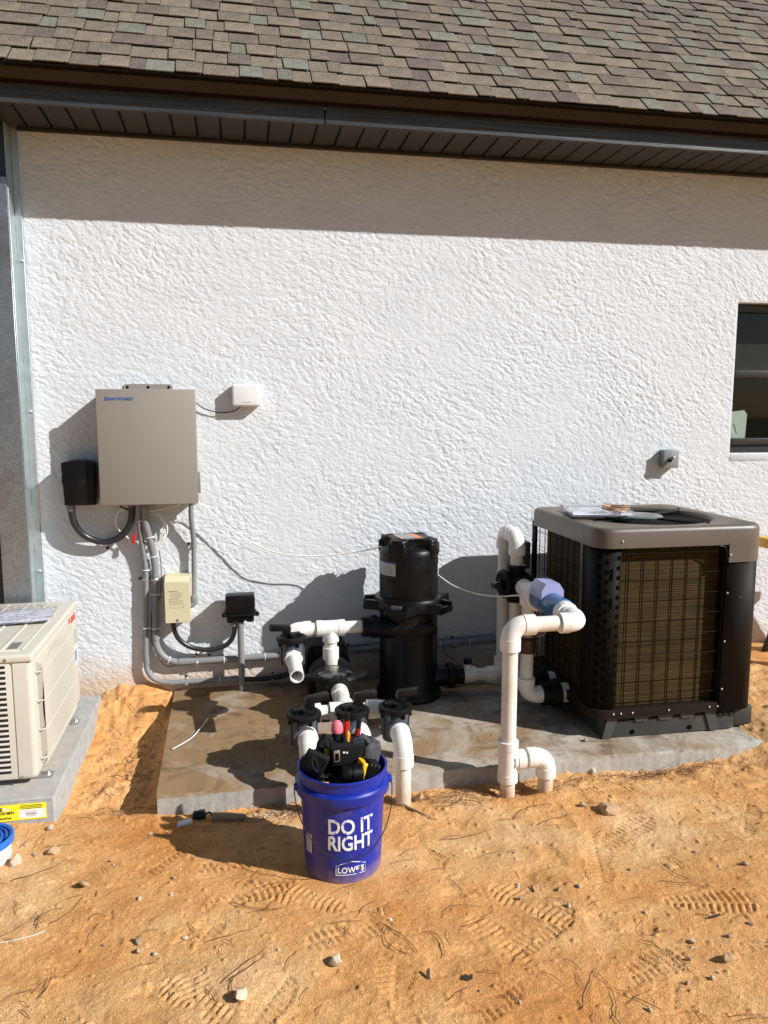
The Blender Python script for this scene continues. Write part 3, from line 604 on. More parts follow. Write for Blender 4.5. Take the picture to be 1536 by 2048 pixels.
q = MB(); q.box((px-.10, -.40, .067), (px+.10, -.09, .090), .006); q.box((px-.06, -.36, .089), (px+.06, -.12, .125), .01); q.box((px-.075, -.58, .067), (px+.075, -.43, .083), .006); q.box((px-.05, -.56, .082), (px+.05, -.45, .12), .01); q.build('foot', M_black, pump)

# ------------------------------------------------------------------ cartridge filter
fx, fy = .833, -.292
fil = root('cartridge_filter', (fx, fy, .066), 'tall black cylindrical cartridge filter with a wide clamp ring and knobbed lid', 'filter')
q = MB(); q.lathe((fx, fy, .0), [(.150, .066), (.168, .069), (.170, .085), (.160, .105), (.1475, .125), (.146, .52)], 56)
q.build('lower_tank', M_blackg, fil)
q = MB(); q.tube([(fx-.21, fy-.045, .445), (fx-.10, fy-.075, .445), (fx+.02, fy-.10, .445), (fx+.07, fy-.10, .440)], [.049, .054, .058, .05], 24); q.ball((fx+.075, fy-.105, .438), .05, (1, .8, .9)); q.build('port', M_blackg, fil); q = MB(); q.cyl((fx+.10, fy-.03, .165), (fx+.205, fy-.04, .168), .058, .05, n=24); q.build('port', M_blackg, fil)
for x0, x1 in ((fx-.235, fx-.185), ):
    q = MB(); q.lathe((x0-.01, fy-.04, .445), [(.046, 0), (.050, .004), (.050, .042), (.047, .046)], 10, (1, 0, 0)); q.lathe((x0+.034, fy-.042, .445), [(.054, 0), (.057, .004), (.057, .03), (.05, .034)], 28, (1, 0, 0)); q.build('union_nut', M_black, fil)
q = MB(); q.lathe((fx+.19, fy-.04, .168), [(.052, 0), (.064, .004), (.066, .03), (.058, .042), (.050, .045), (.049, .085)], 12, (1, 0, 0)); q.build('union_nut', M_black, fil)
q = MB(); q.lathe((fx, fy, .0), [(.150, .515), (.163, .52), (.174, .535), (.176, .572), (.168, .588), (.152, .592)], 56)
for k in range(5):
    t = R(-118+72*k); d = Vector((math.cos(t), math.sin(t), 0)); s_ = Vector((-d.y, d.x, 0)); M = plane_M(Vector((fx, fy, 0))+d*.150, s_, d)
    for sx_ in (-1, 1):
        q.prism([(.046, 0), (.085, 0), (.056, .070), (.040, .074), (.036, .05)], Vector((fx, fy, .530))+d*.150, s_*sx_, d, (0, 0, 1), .046, .004)
    q.box((-.056, .052, .524), (.056, .078, .562), .010, mat=Matrix(((s_.x, d.x, 0, fx+d.x*.150), (s_.y, d.y, 0, fy+d.y*.150), (0, 0, 1, 0), (0, 0, 0, 1))))
q.build('clamp_ring', M_blackg, fil)
q = MB(); q.lathe((fx, fy, .0), [(.144, .58), (.146, .592), (.1465, .70), (.147, .80), (.143, .822), (.130, .838), (.10, .846), (.05, .848)], 56); q.build('upper_tank', M_blackg, fil)
pts = []
for k in range(96):
    t = 2*math.pi*k/96; w_ = .5+.5*math.cos(4*(t-R(52))); w_ = w_*w_*(3-2*w_); pts.append((( .088+.062*w_)*math.cos(t), (.088+.062*w_)*math.sin(t)))
q = MB(); q.prism(pts, (fx, fy, .825), (1, 0, 0), (0, 1, 0), (0, 0, 1), .060, .016, 4)
for k in range(4):
    t = R(52+90*k); d = Vector((math.cos(t), math.sin(t), 0)); s_ = Vector((-d.y, d.x, 0)); q.box((-.048, .116, .800), (.048, .150, .868), .012, 3, mat=Matrix(((s_.x, d.x, 0, fx), (s_.y, d.y, 0, fy), (0, 0, 1, 0), (0, 0, 0, 1))))
lid = q.build('lid', M_blackg, fil)
q = MB()
for k in range(4):
    t = R(52+90*k); d = Vector((math.cos(t), math.sin(t), 0)); s_ = Vector((-d.y, d.x, 0)); q.box((-.036, .098, .869), (.036, .117, .8865), .004, 1, mat=Matrix(((s_.x, d.x, 0, fx), (s_.y, d.y, 0, fy), (0, 0, 1, 0), (0, 0, 0, 1))))
q.build('grip_slot', M_dark, lid)
def patch(par, name, c, r, a0, a1, z0, z1, m, n=14):
    q = MB(); A = [q.bm.verts.new((c[0]+r*math.sin(a0+(a1-a0)*i/n), c[1]-r*math.cos(a0+(a1-a0)*i/n), z0)) for i in range(n+1)]; B = [q.bm.verts.new((v.co.x, v.co.y, z1)) for v in A]
    for i in range(n): q._f((A[i], A[i+1], B[i+1], B[i]))
    return q.build(name, m, par, flip=False)
patch(fil, 'label', (fx, fy), .1482, R(-95), R(-38), .708, .768, M_label); patch(fil, 'label', (fx, fy), .1484, R(-95), R(-38), .768, .776, M_bluelab)
for k in range(6): patch(fil, 'label_print', (fx, fy), .1487, R(-88), R(-44), .714+.008*k, .7165+.008*k, M_greyink)
patch(fil, 'label', (fx, fy), .1482, R(66), R(100), .700, .755, M_paper); patch(fil, 'label', (fx, fy), .1484, R(66), R(100), .755, .775, M_bluelab)
q = MB(); q.box((fx-.125, fy-.1705, .548), (fx-.07, fy-.1685, .570), 0, mat=Matrix.Translation((fx, fy, 0)) @ Matrix.Rotation(R(-32), 4, 'Z') @ Matrix.Translation((.098-fx, -fy-.010, 0))); q.build('label', mat('pink sticker', (.55, .36, .38), .5, vscale=200, var=.4), fil)
T = Matrix.Translation((fx, fy, .8855)) @ Matrix.Rotation(R(7), 4, 'Z')
q = MB(); q.box((-.055, -.068, 0), (.016, .068, .0008), mat=T); q.build('label', mat('lid label', (.36, .37, .36), .5, vscale=120, var=.5), lid)
q = MB(); q.box((.0165, -.068, 0), (.050, .068, .0009), mat=T); q.box((-.062, -.068, 0), (-.0555, .068, .0009), mat=T); q.build('label', mat('lid label orange', (.62, .22, .08), .5, vscale=150, var=.3), lid)
for k in range(7): q = MB(); q.box((-.048, -.06+.018*k, .0009), (.010, -.053+.018*k, .0012), mat=T); q.build('label_print', M_greyink, lid)

# ------------------------------------------------------------------ pump to filter piping with the stub valve
HZ, HY = .447, -.330
inlet = root('filter_inlet_piping', (.43, HY, .26), 'white tee piping joining pump to filter, with a stub valve at its left end', 'plumbing')
tee(inlet, (.433, HY, HZ), (1, 0, 0), (0, 0, -1)); pipe(inlet, (.50, HY, HZ), (.605, HY, HZ)); pipe(inlet, (.433, HY, HZ-.05), (.433, HY, .27)); coupling(inlet, (.433, HY, .352), (.433, HY, .263))
elbow(inlet, (.245, HY, HZ), (1, 0, 0), (0, -1, 0), Rr=.058); pipe(inlet, (.33, HY, HZ), (.37, HY, HZ))
valve(inlet, (.228, -.555, .405), (0, 0, 1), ((0, -1, 0), (0, 1, 0)), (-1, -.25, 0), 'diverter valve with an open pipe stub and handle to the left', .3); pipe(inlet, (.245, HY-.05, HZ), (.230, -.48, .41))
q = MB(); q.lathe((.228, -.64, .404), [(.041, 0), (.043, .006), (.041, .016), (.034, .020)], 8, (0, -1, 0)); q.build('bushing', M_white, inlet)
q = MB(); q.cyl((.228, -.64, .404), (.230, -.825, .385), PR, n=28, hollow=.005); q.build('pipe', M_white, inlet)

# ------------------------------------------------------------------ heater loop: filter -> valve -> heat pump, salt cell, return pipe
LX, LZ = 1.312, .680; FYP = -1.24
loop = root('heater_piping', (1.15, -.8, .0), 'tall white piping loop in front of the heat pump, with a black three-way valve', 'plumbing')
y1, y2, y3 = -.350, -.530, -.690
pz = .168
coupling(loop, (1.085, fy-.04, pz), (1.175, fy-.045, pz), FR); q = MB(); q.cyl((1.135, fy-.042, pz+.03), (1.135, fy-.042, pz+.058), .018, n=16); q.build('gauge_port', M_white, loop)
q = MB(); q.lathe((1.135, fy-.042, pz+.055), [(.019, 0), (.022, .006), (.021, .026), (.012, .030)], 12); q.build('gauge_plug', M_black, loop)
pipe(loop, (1.06, fy-.04, pz), (1.25, y1, pz)); elbow(loop, (LX, y1, pz), (-1, 0, 0), (0, 0, 1)); pipe(loop, (LX, y1, pz+.05), (LX, y1, .86))
elbow(loop, (LX, y1, .905), (0, 0, -1), (0, -1, 0)); elbow(loop, (LX, y2, .905), (0, 1, 0), (0, 0, -1)); pipe(loop, (LX, y1-.05, .905), (LX, y2+.05, .905))
pipe(loop, (LX, y2, .86), (LX, y2, LZ+.09)); valve(loop, (LX, y2, LZ), (-1, -.1, 0), ((0, 0, 1), (0, -1, 0), (0, 0, -1)), (-.0, -.9, .15), 'black three-way valve with its handle pointing left', .3, M_black)
pipe(loop, (LX, y2, LZ-.08), (LX, y2, .24)); pipe(loop, (LX, y2-.08, LZ), (LX, y3+.06, LZ))
tee(loop, (LX, y3, LZ), (0, 1, 0), (0, 0, -1), half=.062); pipe(loop, (LX, y3, LZ-.06), (LX, y3, .47)); pipe(loop, (LX, y3, .40), (LX, y3, .23))
q = MB(); q.lathe((LX, y3, .385), [(.037, 0), (.040, .004), (.040, .065), (.036, .07)], 24); q.build('check_valve_collar', mat('brown collar', (.05, .022, .012), .4), loop)
q = MB(); q.lathe((LX, y3, .455), [(.036, 0), (.045, .01), (.047, .05), (.040, .08), (.034, .085)], 24); q.build('check_valve_body', M_lens, loop)
q = MB(); q.tube([(LX+.05+.036*math.cos(t), y3-.02, .50+.036*math.sin(t)) for t in np.linspace(0, 6.283, 20)], .004, 6)
for k in range(6): t = math.pi*k/3; q.tube([(LX+.05, y3-.02, .50), (LX+.05+.036*math.cos(t), y3-.02, .50+.036*math.sin(t))], .003, 6)
q.build('check_valve_wheel', mat('clear beige spokes', (.30, .25, .16), .4), loop)
for yy, zz in ((y2, .178), (y3, .176)):
    elbow(loop, (LX, yy, zz), (0, 0, 1), (1, 0, 0)); q = MB(); q.lathe((LX+.075, yy, zz), [(.050, 0), (.056, .004), (.056, .045), (.064, .05), (.066, .085), (.058, .09)], 20, (1, 0, 0)); q.build('union', M_black, loop)
    coupling(loop, (LX+.16, yy, zz), (LX+.205, yy, zz), .046); pipe(loop, (LX+.19, yy, zz), (1.51, yy, zz), .03, M_black)
# return: elbow, crossing, drop to the ground
cy0, cy1 = -1.135, -.775
pipe(loop, (LX, y3-.05, LZ), (LX, cy1-.01, LZ)); pipe(loop, (LX, cy0+.01, LZ), (LX, FYP+.05, LZ)); elbow(loop, (LX, FYP, LZ), (0, 1, 0), (-1, 0, 0))
pipe(loop, (LX-.06, FYP, LZ), (1.09, FYP, LZ)); elbow(loop, (1.025, FYP, LZ), (1, 0, 0), (0, 0, -1), Rr=.055, sock=.042); pipe(loop, (1.025, FYP, LZ-.07), (1.025, FYP, .19))
tee(loop, (1.025, FYP, .132), (0, 0, 1), (1, 0, 0), half=.082, bl=.066); pipe(loop, (1.025, FYP, .06), (1.025, FYP, -.10))
pipe(loop, (1.08, FYP, .136), (1.14, FYP, .136)); elbow(loop, (1.185, FYP, .136), (-1, 0, 0), (0, 0, -1), Rr=.046, sock=.034); pipe(loop, (1.185, FYP, .07), (1.185, FYP, -.10))
dashes(loop, (1.045, FYP-FR*.95-.001, .115), (0, 0, 1), (-1, 0, 0), .04, .006, M_greyink, 4)
# salt cell
cell = root('salt_chlorinator_cell', (LX, -1.0, LZ-.05), 'clear blue salt cell with a white cap, plumbed in line beside the heat pump', 'salt cell')
q = MB(); q.lathe((LX, cy0+.054, LZ), [(.046, 0), (.053, .006), (.053, .245), (.050, .25)], 36, (0, 1, 0)); q.build('cell_tube', M_cell, cell)
q = MB()
for k in range(7): q.box((LX-.040, cy0+.07, LZ-.030+.010*k), (LX+.040, cy1-.07, LZ-.0275+.010*k))
q.build('plates', mat('titanium plates', (.10, .14, .2), .35, metal=.6), cell)
q = MB(); q.lathe((LX, cy0, LZ), [(.036, -.005), (.040, .010), (.047, .012), (.049, .018), (.049, .052), (.046, .056)], 16, (0, 1, 0)); q.build('union_nut', M_white, cell)
q = MB(); q.lathe((LX, cy1-.055, LZ), [(.057, -.005), (.063, 0), (.066, .01), (.066, .05), (.055, .056), (.042, .058)], 24, (0, 1, 0)); q.build('union_nut', M_lite, cell)
q = MB(); q.prism([(-.050, -.01), (-.050, .030), (-.030, .060), (.030, .060), (.050, .030), (.050, -.01)], (LX, cy0+.168, LZ+.032), (1, 0, 0), (0, 0, 1), (0, 1, 0), .135, .012, 3); q.build('cell_cap', mat('lilac blue cap', (.34, .37, .62), .3, var=.08), cell)

# ------------------------------------------------------------------ heat pump
hx0, hx1, hy0, hy1, hb, ht = 1.503, 2.275, -1.0, -.235, .066, 1.010
hp = root('pool_heat_pump', ((hx0+hx1)/2, (hy0+hy1)/2, hb), 'large square pool heat pump with taupe top cover and dark wire-guarded coil sides', 'heat pump')
def rrect(x0, y0_, x1, y1_, r, n=6, sub=1):
    out = rrect0(x0, y0_, x1, y1_, r, n)
    if sub > 1:
        res = []
        for i, p in enumerate(out):
            p2 = out[(i+1) % len(out)]; res.append(p)
            if math.dist(p, p2) > r: res += [(p[0]+(p2[0]-p[0])*k/sub, p[1]+(p2[1]-p[1])*k/sub) for k in range(1, sub)]
        return res
    return out
def rrect0(x0, y0_, x1, y1_, r, n=6):
    out = []
    for cx_, cy_, a0 in ((x1-r, y1_-r, 0), (x0+r, y1_-r, 90), (x0+r, y0_+r, 180), (x1-r, y0_+r, 270)):
        for i in range(n+1): t = R(a0+90*i/n); out.append((cx_+r*math.cos(t), cy_+r*math.sin(t)))
    return out
O0 = (0, 0, 0); EX, EYv, EZv = (1, 0, 0), (0, 1, 0), (0, 0, 1)
# base tray with scooped front
q = MB(); q.prism(rrect(hx0+.055, hy0+.020, hx1-.035, hy1-.02, .06), (0, 0, hb), EX, EYv, EZv, .075); q.prism(rrect(hx0+.035, hy0+.030, hx1-.02, hy1-.01, .07), (0, 0, hb+.074), EX, EYv, EZv, .028); q.build('base_tray', M_base, hp)
M_tf = mat('tray foot olive', (.055, .057, .05), .5)
for xa in (1.70, 1.815, 1.925): q = MB(); q.prism([(0, 0), (.08, 0), (.065, -.024), (.015, -.024)], (xa, hy0+.012, hb+.093), EX, EZv, EYv, .03, .003); q.build('tray_rib', M_tf, hp)
for xa, s_ in ((1.575, 1), (2.10, -1)): q = MB(); q.prism([(0, 0), (.05, 0), (.02, -.088), (-.02, -.088)], (xa, hy0+.012, hb+.09), (s_, 0, 0), EZv, EYv, .03, .003); q.build('tray_foot', M_tf, hp)
for xa in (1.70, 1.98): q = MB(); q.lathe((xa, hy0+.0195, hb+.02), [(.011, 0), (.011, .002)], 14, (0, -1, 0)); q.build('drain_hole', M_dark, hp)
for xa in (2.135, 2.19): q = MB(); q.tube([(xa+.014*math.cos(t), hy0+.0185, hb+.07+.014*math.sin(t)) for t in np.linspace(0, 6.283, 18)], .0012, 6); q.build('knockout', M_dark, hp)
q = MB(); q.box((2.20, hy0+.022, hb+.005), (2.30, hy0+.12, hb+.10), .012); q.build('tray_corner', M_base, hp)
# steel band round the coil foot
q = MB(); q.prism(rrect(hx0-.008, hy0-.002, hx1-.06, hy1+.01, .075), (0, 0, hb+.096), EX, EYv, EZv, .042, .003); q.build('base_band', M_brown2, hp)
def screw(par, p, d=(0, -1, 0), r=.0048): 
    q = MB(); q.lathe(p, [(r, -.001), (r, .002), (r*.6, .004)], 8, d); q.build('screw', M_steel, par)
for xa in (1.595, 1.63, 1.685, 1.86, 2.06, 2.10): screw(hp, (xa, hy0-.003, hb+.118))
# coil: two flat sides and the rounded corner
M_coil = bpy.data.materials.new('brass coloured coil fins'); M_coil.use_nodes = True; N, L = nodes(M_coil); b = N['Principled BSDF']; b.inputs['Roughness'].default_value = .6; b.inputs['Specular IOR Level'].default_value = .12
tc = N.new('ShaderNodeTexCoord'); mp = N.new('ShaderNodeMapping'); mp.inputs['Scale'].default_value = (.6, .6, 230); L.new(tc.outputs['Object'], mp.inputs[0]); g1 = nz(1.0, 3, .7, 0, N, L, mp.outputs[0]); g2 = nz(6, 5, .6, 0, N, L, tc.outputs['Object'])
cc = ramp(N, L, g1, [(.35, (.013, .008, .002)), (.55, (.058, .037, .009)), (.75, (.105, .070, .020))]); L.new(mixc(N, L, 1.0, cc, ramp(N, L, g2, [(.3, (.7, .7, .7)), (.7, (1.15, 1.15, 1.15))]), 'MULTIPLY'), b.inputs['Base Color'])
bp = N.new('ShaderNodeBump'); bp.inputs['Strength'].default_value = 1; bp.inputs['Distance'].default_value = .004; L.new(g1, bp.inputs['Height']); L.new(bp.outputs[0], b.inputs['Normal'])
ci = .040
q = MB(); q.prism(rrect(hx0+ci, hy0+ci, hx1-.05, hy1-.03, .10, 8), (0, 0, hb+.13), EX, EYv, EZv, .735); q.build('coil', M_coil, hp)
# wire guards
def guard(name, o, ax, w, z0, z1, nv, nh, nrm):
    q = MB(); o = Vector(o); ax = Vector(ax); nrm = Vector(nrm)
    for i in range(nv): p = o+ax*(w*(i+.5)/nv); q.tube([p+Vector((0, 0, z0)), p+Vector((0, 0, z1))], .0021, 6)
    for i in range(nh): z = z0+(z1-z0)*(i+.6)/nh; q.tube([o+nrm*.003+Vector((0, 0, z)), o+ax*w+nrm*.003+Vector((0, 0, z))], .0014, 6)
    return q.build(name, M_brown, hp)
guard('wire_guard', (1.60, hy0+.012, 0), EX, .49, hb+.135, hb+.865, 7, 8, (0, -1, 0)); guard('wire_guard', (hx0+.006, hy1-.06, 0), (0, -1, 0), .62, hb+.135, hb+.865, 9, 8, (-1, 0, 0))
# corner post, perforated with slots and round holes
pts_o = [(hx0+.002, hy0+.155)] + [(hx0+.002+.075*(1-math.cos(t)), hy0+.077-.075*math.sin(t)) for t in np.linspace(0, math.pi/2, 9)] + [(1.605, hy0+.002)]
q = MB(); hz0, hz1 = hb+.13, hb+.875
A = [q.bm.verts.new((x, y, hz0)) for x, y in pts_o]; B = [q.bm.verts.new((x, y, hz1)) for x, y in pts_o]
for i in range(len(A)-1): q._f((A[i], A[i+1], B[i+1], B[i]))
post = q.build('corner_post', M_brown, hp, flip=False); sol = post.modifiers.new('solid', 'SOLIDIFY'); sol.thickness = .002; sol.offset = 0
for k in range(17):
    z = hz0+.03+k*.043; q = MB(); q.box((1.588, hy0-.0015, z), (1.603, hy0+.0005, z+.018), .001, 1); q.build('vent_slot', M_dark, post)
    if k % 3 == 1: q = MB(); q.box((1.565, hy0-.0015, z), (1.570, hy0+.0005, z+.05), .001, 1); q.build('vent_slot', M_dark, post)
    for j, (t, r_) in enumerate(((R(38), .013), (R(62), .011))):
        d_ = Vector((-math.cos(t), -math.sin(t), 0)); q = MB(); q.lathe(Vector((hx0+.077, hy0+.077, z+.012+.02*j))+d_*.0745, [(r_, 0), (r_, .0022)], 6, d_); q.build('vent_hole', M_dark, post)
# second post at the far left corner and galvanised strip near the front
q = MB(); q.box((hx0-.001, hy1-.05, hz0), (hx0+.012, hy1-.005, hz1), .001, 1); q.build('corner_post', M_brown, hp)
q = MB(); q.box((hx0-.003, hy0+.155, hz0+.40), (hx0+.002, hy0+.178, hz1), .001, 1); q.build('edge_strip', mat('grey edge strip', (.11, .12, .125), .4, metal=.4), hp)
# rear right cabinet (electrical) panel
pts_c = [(2.105, hy0-.004), (2.215, hy0-.010)] + [(2.215+.06*math.sin(t), hy0+.05-.06*math.cos(t)) for t in np.linspace(.1, math.pi/2, 7)] + [(2.275, hy1+.0)]
q = MB(); A = [q.bm.verts.new((x, y, hb+.10)) for x, y in pts_c]; B = [q.bm.verts.new((x, y, hb+.86)) for x, y in pts_c]
for i in range(len(A)-1): q._f((A[i], A[i+1], B[i+1], B[i]))
pan = q.build('cabinet_panel', mat('brown textured panel', (.014, .011, .008), .55, spec=.15, var=.15, bump=.0004, bscale=500), hp, flip=False); sol = pan.modifiers.new('solid', 'SOLIDIFY'); sol.thickness = .006; sol.offset = 0
q = MB(); q.box((2.095, hy0+.0, hb+.11), (2.106, hy0+.09, hb+.86), .001, 1); q.box((2.107, hy0+.05, hb+.10), (2.27, hy1, hb+.84)); q.build('cabinet_frame', M_brown, hp)
for z in (.20, .42, .64): screw(hp, (2.113, hy0-.008, hb+z))
screw(hp, (2.175, hy0-.010, hb+.62), r=.003)
# top cover: drawn sheet with skirt, raised corner pads, round fan opening
cz = .923
def cover_ring(q, inset, z, r): return [q.bm.verts.new((x, y, z)) for x, y in rrect(hx0-.012+inset, hy0-.014+inset, hx1+.012-inset, hy1+.010-inset, r, 5, 14)]
q = MB(); rings = [cover_ring(q, .006, cz+.004, .07), cover_ring(q, 0, cz, .075), cover_ring(q, 0, ht-.022, .075), cover_ring(q, .004, ht-.008, .072), cover_ring(q, .014, ht-.001, .065), cover_ring(q, .028, ht, .055)]
q.skin(rings, False, False); fcx, fcy, fr = (hx0+hx1)/2+.005, (hy0+hy1)/2, .318
last = rings[-1]; n = len(last); ang = [math.atan2(v.co.y-fcy, v.co.x-fcx) for v in last]
def circ(r, z): return [q.bm.verts.new((fcx+r*math.cos(a), fcy+r*math.sin(a), z)) for a in ang]
c1, c2, c3, c4 = circ(fr+.018, ht-.001), circ(fr+.006, ht-.006), circ(fr, ht-.020), circ(fr, ht-.07)
for A, B in ((last, c1), (c1, c2), (c2, c3), (c3, c4)):
    for i in range(n): q._f((A[i], A[(i+1) % n], B[(i+1) % n], B[i]))
cov = q.build('top_cover', M_taupe, hp, ang=50)
q = MB(); q.prism([(0, 0), (.104, 0), (.104, .085), (0, .085)], (2.106, hy0-.0165, cz-.078), EX, EZv, EYv, .003); q.build('cover_skirt', M_taupe, cov)
q = MB(); q.box((2.265, hy0+.055, cz-.078), (hx1+.012, hy1, cz+.003), .002, 1); q.tube([(2.274-.0+.0, 0, 0), (2.274, .001, 0)], .0001, 3); q.build('cover_skirt', M_taupe, cov)
pts_k = [(2.205, hy0-.0145)] + [(2.212+.0755*math.sin(t), hy0+.0615-.0755*math.cos(t)) for t in np.linspace(.05, math.pi/2, 8)]
q = MB(); A = [q.bm.verts.new((x, y, cz-.078)) for x, y in pts_k]; B = [q.bm.verts.new((x, y, cz+.002)) for x, y in pts_k]
for i in range(len(A)-1): q._f((A[i], A[i+1], B[i+1], B[i]))
q.build('cover_skirt', M_taupe, cov, flip=False)
for p, d in (((1.60, hy0-.015, cz+.030), (0, -1, 0)), ((2.112, hy0-.018, cz-.045), (0, -1, 0)), ((hx0-.013, hy0+.14, cz+.03), (-1, 0, 0)), ((hx0-.013, hy1-.03, cz+.03), (-1, 0, 0))): screw(cov, p, d, .0055)
q = MB(); q.tube([(2.06, hy0-.016, cz-.002), (2.085, hy0-.018, cz-.008), (2.098, hy0-.012, cz-.03), (2.100, hy0-.01, cz-.08)], .003, 6); q.build('cable_clip', M_brown2, cov)
# fan guard: spiral of rings, four struts, motor cap
q = MB()
for k in range(17):
    r_ = .10+k*.0128; q.tube([(fcx+r_*math.cos(t), fcy+r_*math.sin(t), ht-.020+.008*(1-(r_/fr)**2)) for t in np.linspace(0, 2*math.pi, 48)], .0021, 5, caps=False)
q.build('fan_guard', M_black, hp)
for k in range(4):
    t = R(28+90*k); d = Vector((math.cos(t), math.sin(t), 0)); s_ = Vector((-d.y, d.x, 0)); q = MB()
    for e in (-.012, .012): q.tube([Vector((fcx, fcy, ht-.008))+d*.07+s_*e, Vector((fcx, fcy, ht-.006))+d*(fr+.03)+s_*e], .0042, 8)
    q.lathe(Vector((fcx, fcy, ht-.004))+d*(fr+.028), [(.009, 0), (.009, .006), (.005, .009)], 8); q.build('guard_strut', M_blackg, hp)
q = MB(); q.lathe((fcx, fcy, ht-.012), [(.0, 0), (.105, 0), (.108, .006), (.10, .012), (.06, .016), (.01, .017)], 36); q.build('motor_cap', mat('grey motor cap', (.16, .18, .18), .25, metal=.3), hp)
q = MB()
for k in range(3):
    t = R(20+120*k); A = []
    for j in range(6):
        for r_ in (.06, .30): a_ = t+j*.13*(1 if r_ > .1 else 2); A.append(q.bm.verts.new((fcx+r_*math.cos(a_), fcy+r_*math.sin(a_), ht-.10+.012*j)))
    for j in range(5): q._f((A[2*j], A[2*j+1], A[2*j+3], A[2*j+2]))
q.build('fan_blade', M_black, hp, flip=False)
q = MB(); q.lathe((fcx, fcy, ht-.15), [(.001, 0), (fr-.002, 0), (fr-.002, .08)], 40, caps=False); q.build('fan_shroud', M_black, hp)
q = MB(); q.box((hx0-.065, hy1-.03, .69), (hx0-.016, hy1+.09, .83), .004); q.build('disconnect_box', mat('olive metal box', (.05, .055, .045), .5), hp)

# ------------------------------------------------------------------ wall-mounted control gear
BD = -.165
c0, c1 = (-0.641, -0.165, 1.605), (-0.187, -0.165, 1.057)
cab = root('control_cabinet', ((c0[0]+c1[0])/2, 0, c1[2]), 'beige pool automation cabinet mounted on the stucco wall above two grey conduits', 'control box')
q = MB(); q.box((c0[0]+.006, BD+.012, c1[2]+.008), (c1[0]-.006, -.006, c0[2]-.006), .004); q.build('cabinet_body', M_beige, cab)
q = MB(); q.box((c0[0], BD, c1[2]), (c1[0], BD+.018, c0[2]), .003); door = q.build('door', M_beige, cab)
text('logo', 'HAYWARD', .0205, M_blue, door, FRONT((c0[0]+.054, BD-.0012, c0[2]-.052)), .0003, .0003, sx=1.12)
q = MB(); x, z = c0[0]+.0405, c0[2]-.054
for lo, hi in (((0, .0005), (.017, .0025)), ((0, .0145), (.017, .0165)), ((0, .0025), (.002, .0145)), ((.015, .0025), (.017, .0145)), ((.004, .005), (.0065, .012)), ((.0105, .005), (.013, .012)), ((.0065, .0075), (.0105, .0095))): q.box((x+lo[0], BD-.0012, z+lo[1]), (x+hi[0], BD-.0002, z+hi[1]))
q.build('logo_emblem', M_blue, door)
b0, b1 = (-0.534, -0.020, 1.634), (-0.303, -0.020, 1.582)
q = MB(); q.prism([(b0[0], b1[2]-.05), (b1[0], b1[2]-.05), (b1[0], b0[2]-.006), (b1[0]-.008, b0[2]), (b0[0]+.008, b0[2]), (b0[0], b0[2]-.006)], (0, -.004, 0), (1, 0, 0), (0, 0, 1), (0, -1, 0), .003); br = q.build('mounting_bracket', M_beige, cab)
for x in (b0[0]+.018, (b0[0]+b1[0])/2, b1[0]-.018): q = MB(); q.lathe((x, -.0072, b0[2]-.015), [(.007, 0), (.007, .001)], 12, (0, -1, 0)); q.build('bracket_hole', M_dark, br)
q = MB(); q.box((c1[0]-.002, BD+.05, c1[2]+.045), (c1[0]+.010, BD+.075, c1[2]+.15), .003); q.build('latch', M_grey, cab)
for px_, r_ in ((276, .019), (290, .022), (384, .016), (265, .017)):
    p = (-0.479, -0.090, 1.042) if px_ == 276 else (-0.444, -0.090, 1.042) if px_ == 290 else (-0.222, -0.090, 1.042) if px_ == 384 else (-0.512, -0.070, 1.041)
    q = MB(); q.lathe((p[0], -.075, c1[2]-.018), [(r_*.9, 0), (r_, .002), (r_, .026)], 14); q.build('conduit_hub', M_cond, cab)

ant0, ant1 = (-0.016, -0.060, 1.636), (0.126, -0.060, 1.526)
ant = root('wireless_antenna', ((ant0[0]+ant1[0])/2, 0, ant1[2]), 'small white rounded wireless unit on the wall, right of the beige cabinet', 'antenna')
q = MB(); q.box((ant0[0], -.062, ant1[2]+.0), (ant1[0], -.004, ant0[2]), .012, 4); q.build('shell', M_lite, ant)
text('print', 'HAYWARD', .009, mat('embossed grey', (.6, .6, .6), .5), ant, FRONT(((ant0[0]+ant1[0])/2, -.0628, ant1[2]+.018)), .0003, align='CENTER')
q = MB(); q.tube(spline([(-0.191, -0.020, 1.543), (-0.148, -0.020, 1.513), (-0.076, -0.020, 1.496), (-0.007, -0.020, 1.503), (0.028, -0.025, 1.528)]), .0028, 8); q.build('cable', M_flex, ant)

k0, k1 = (-0.821, -0.110, 1.268), (-0.668, -0.110, 1.054)
kb = root('power_outlet_cover', ((k0[0]+k1[0])/2, 0, k1[2]), 'black weatherproof outlet cover on the wall, left of the beige cabinet', 'outlet cover')
q = MB(); q.prism([(k0[0]+.008, k1[2]), (k1[0]-.004, k1[2]), (k1[0], k0[2]-.010), (k1[0]-.05, k0[2]+.003), (k0[0]+.05, k0[2]+.003), (k0[0], k0[2]-.010)], (0, -.03, 0), (1, 0, 0), (0, 0, 1), (0, -1, 0), .09, .010, 3); q.build('cover', M_blackg, kb)
q = MB(); q.box((k0[0]+.012, -.032, k1[2]+.006), (k1[0]-.008, -.003, k0[2]-.012), .004); q.build('back_box', M_black, kb)
q = MB(); q.box((k0[0]-.006, -.085, k1[2]+.10), (k0[0]+.006, -.055, k1[2]+.14), .003); q.build('latch', M_black, kb)

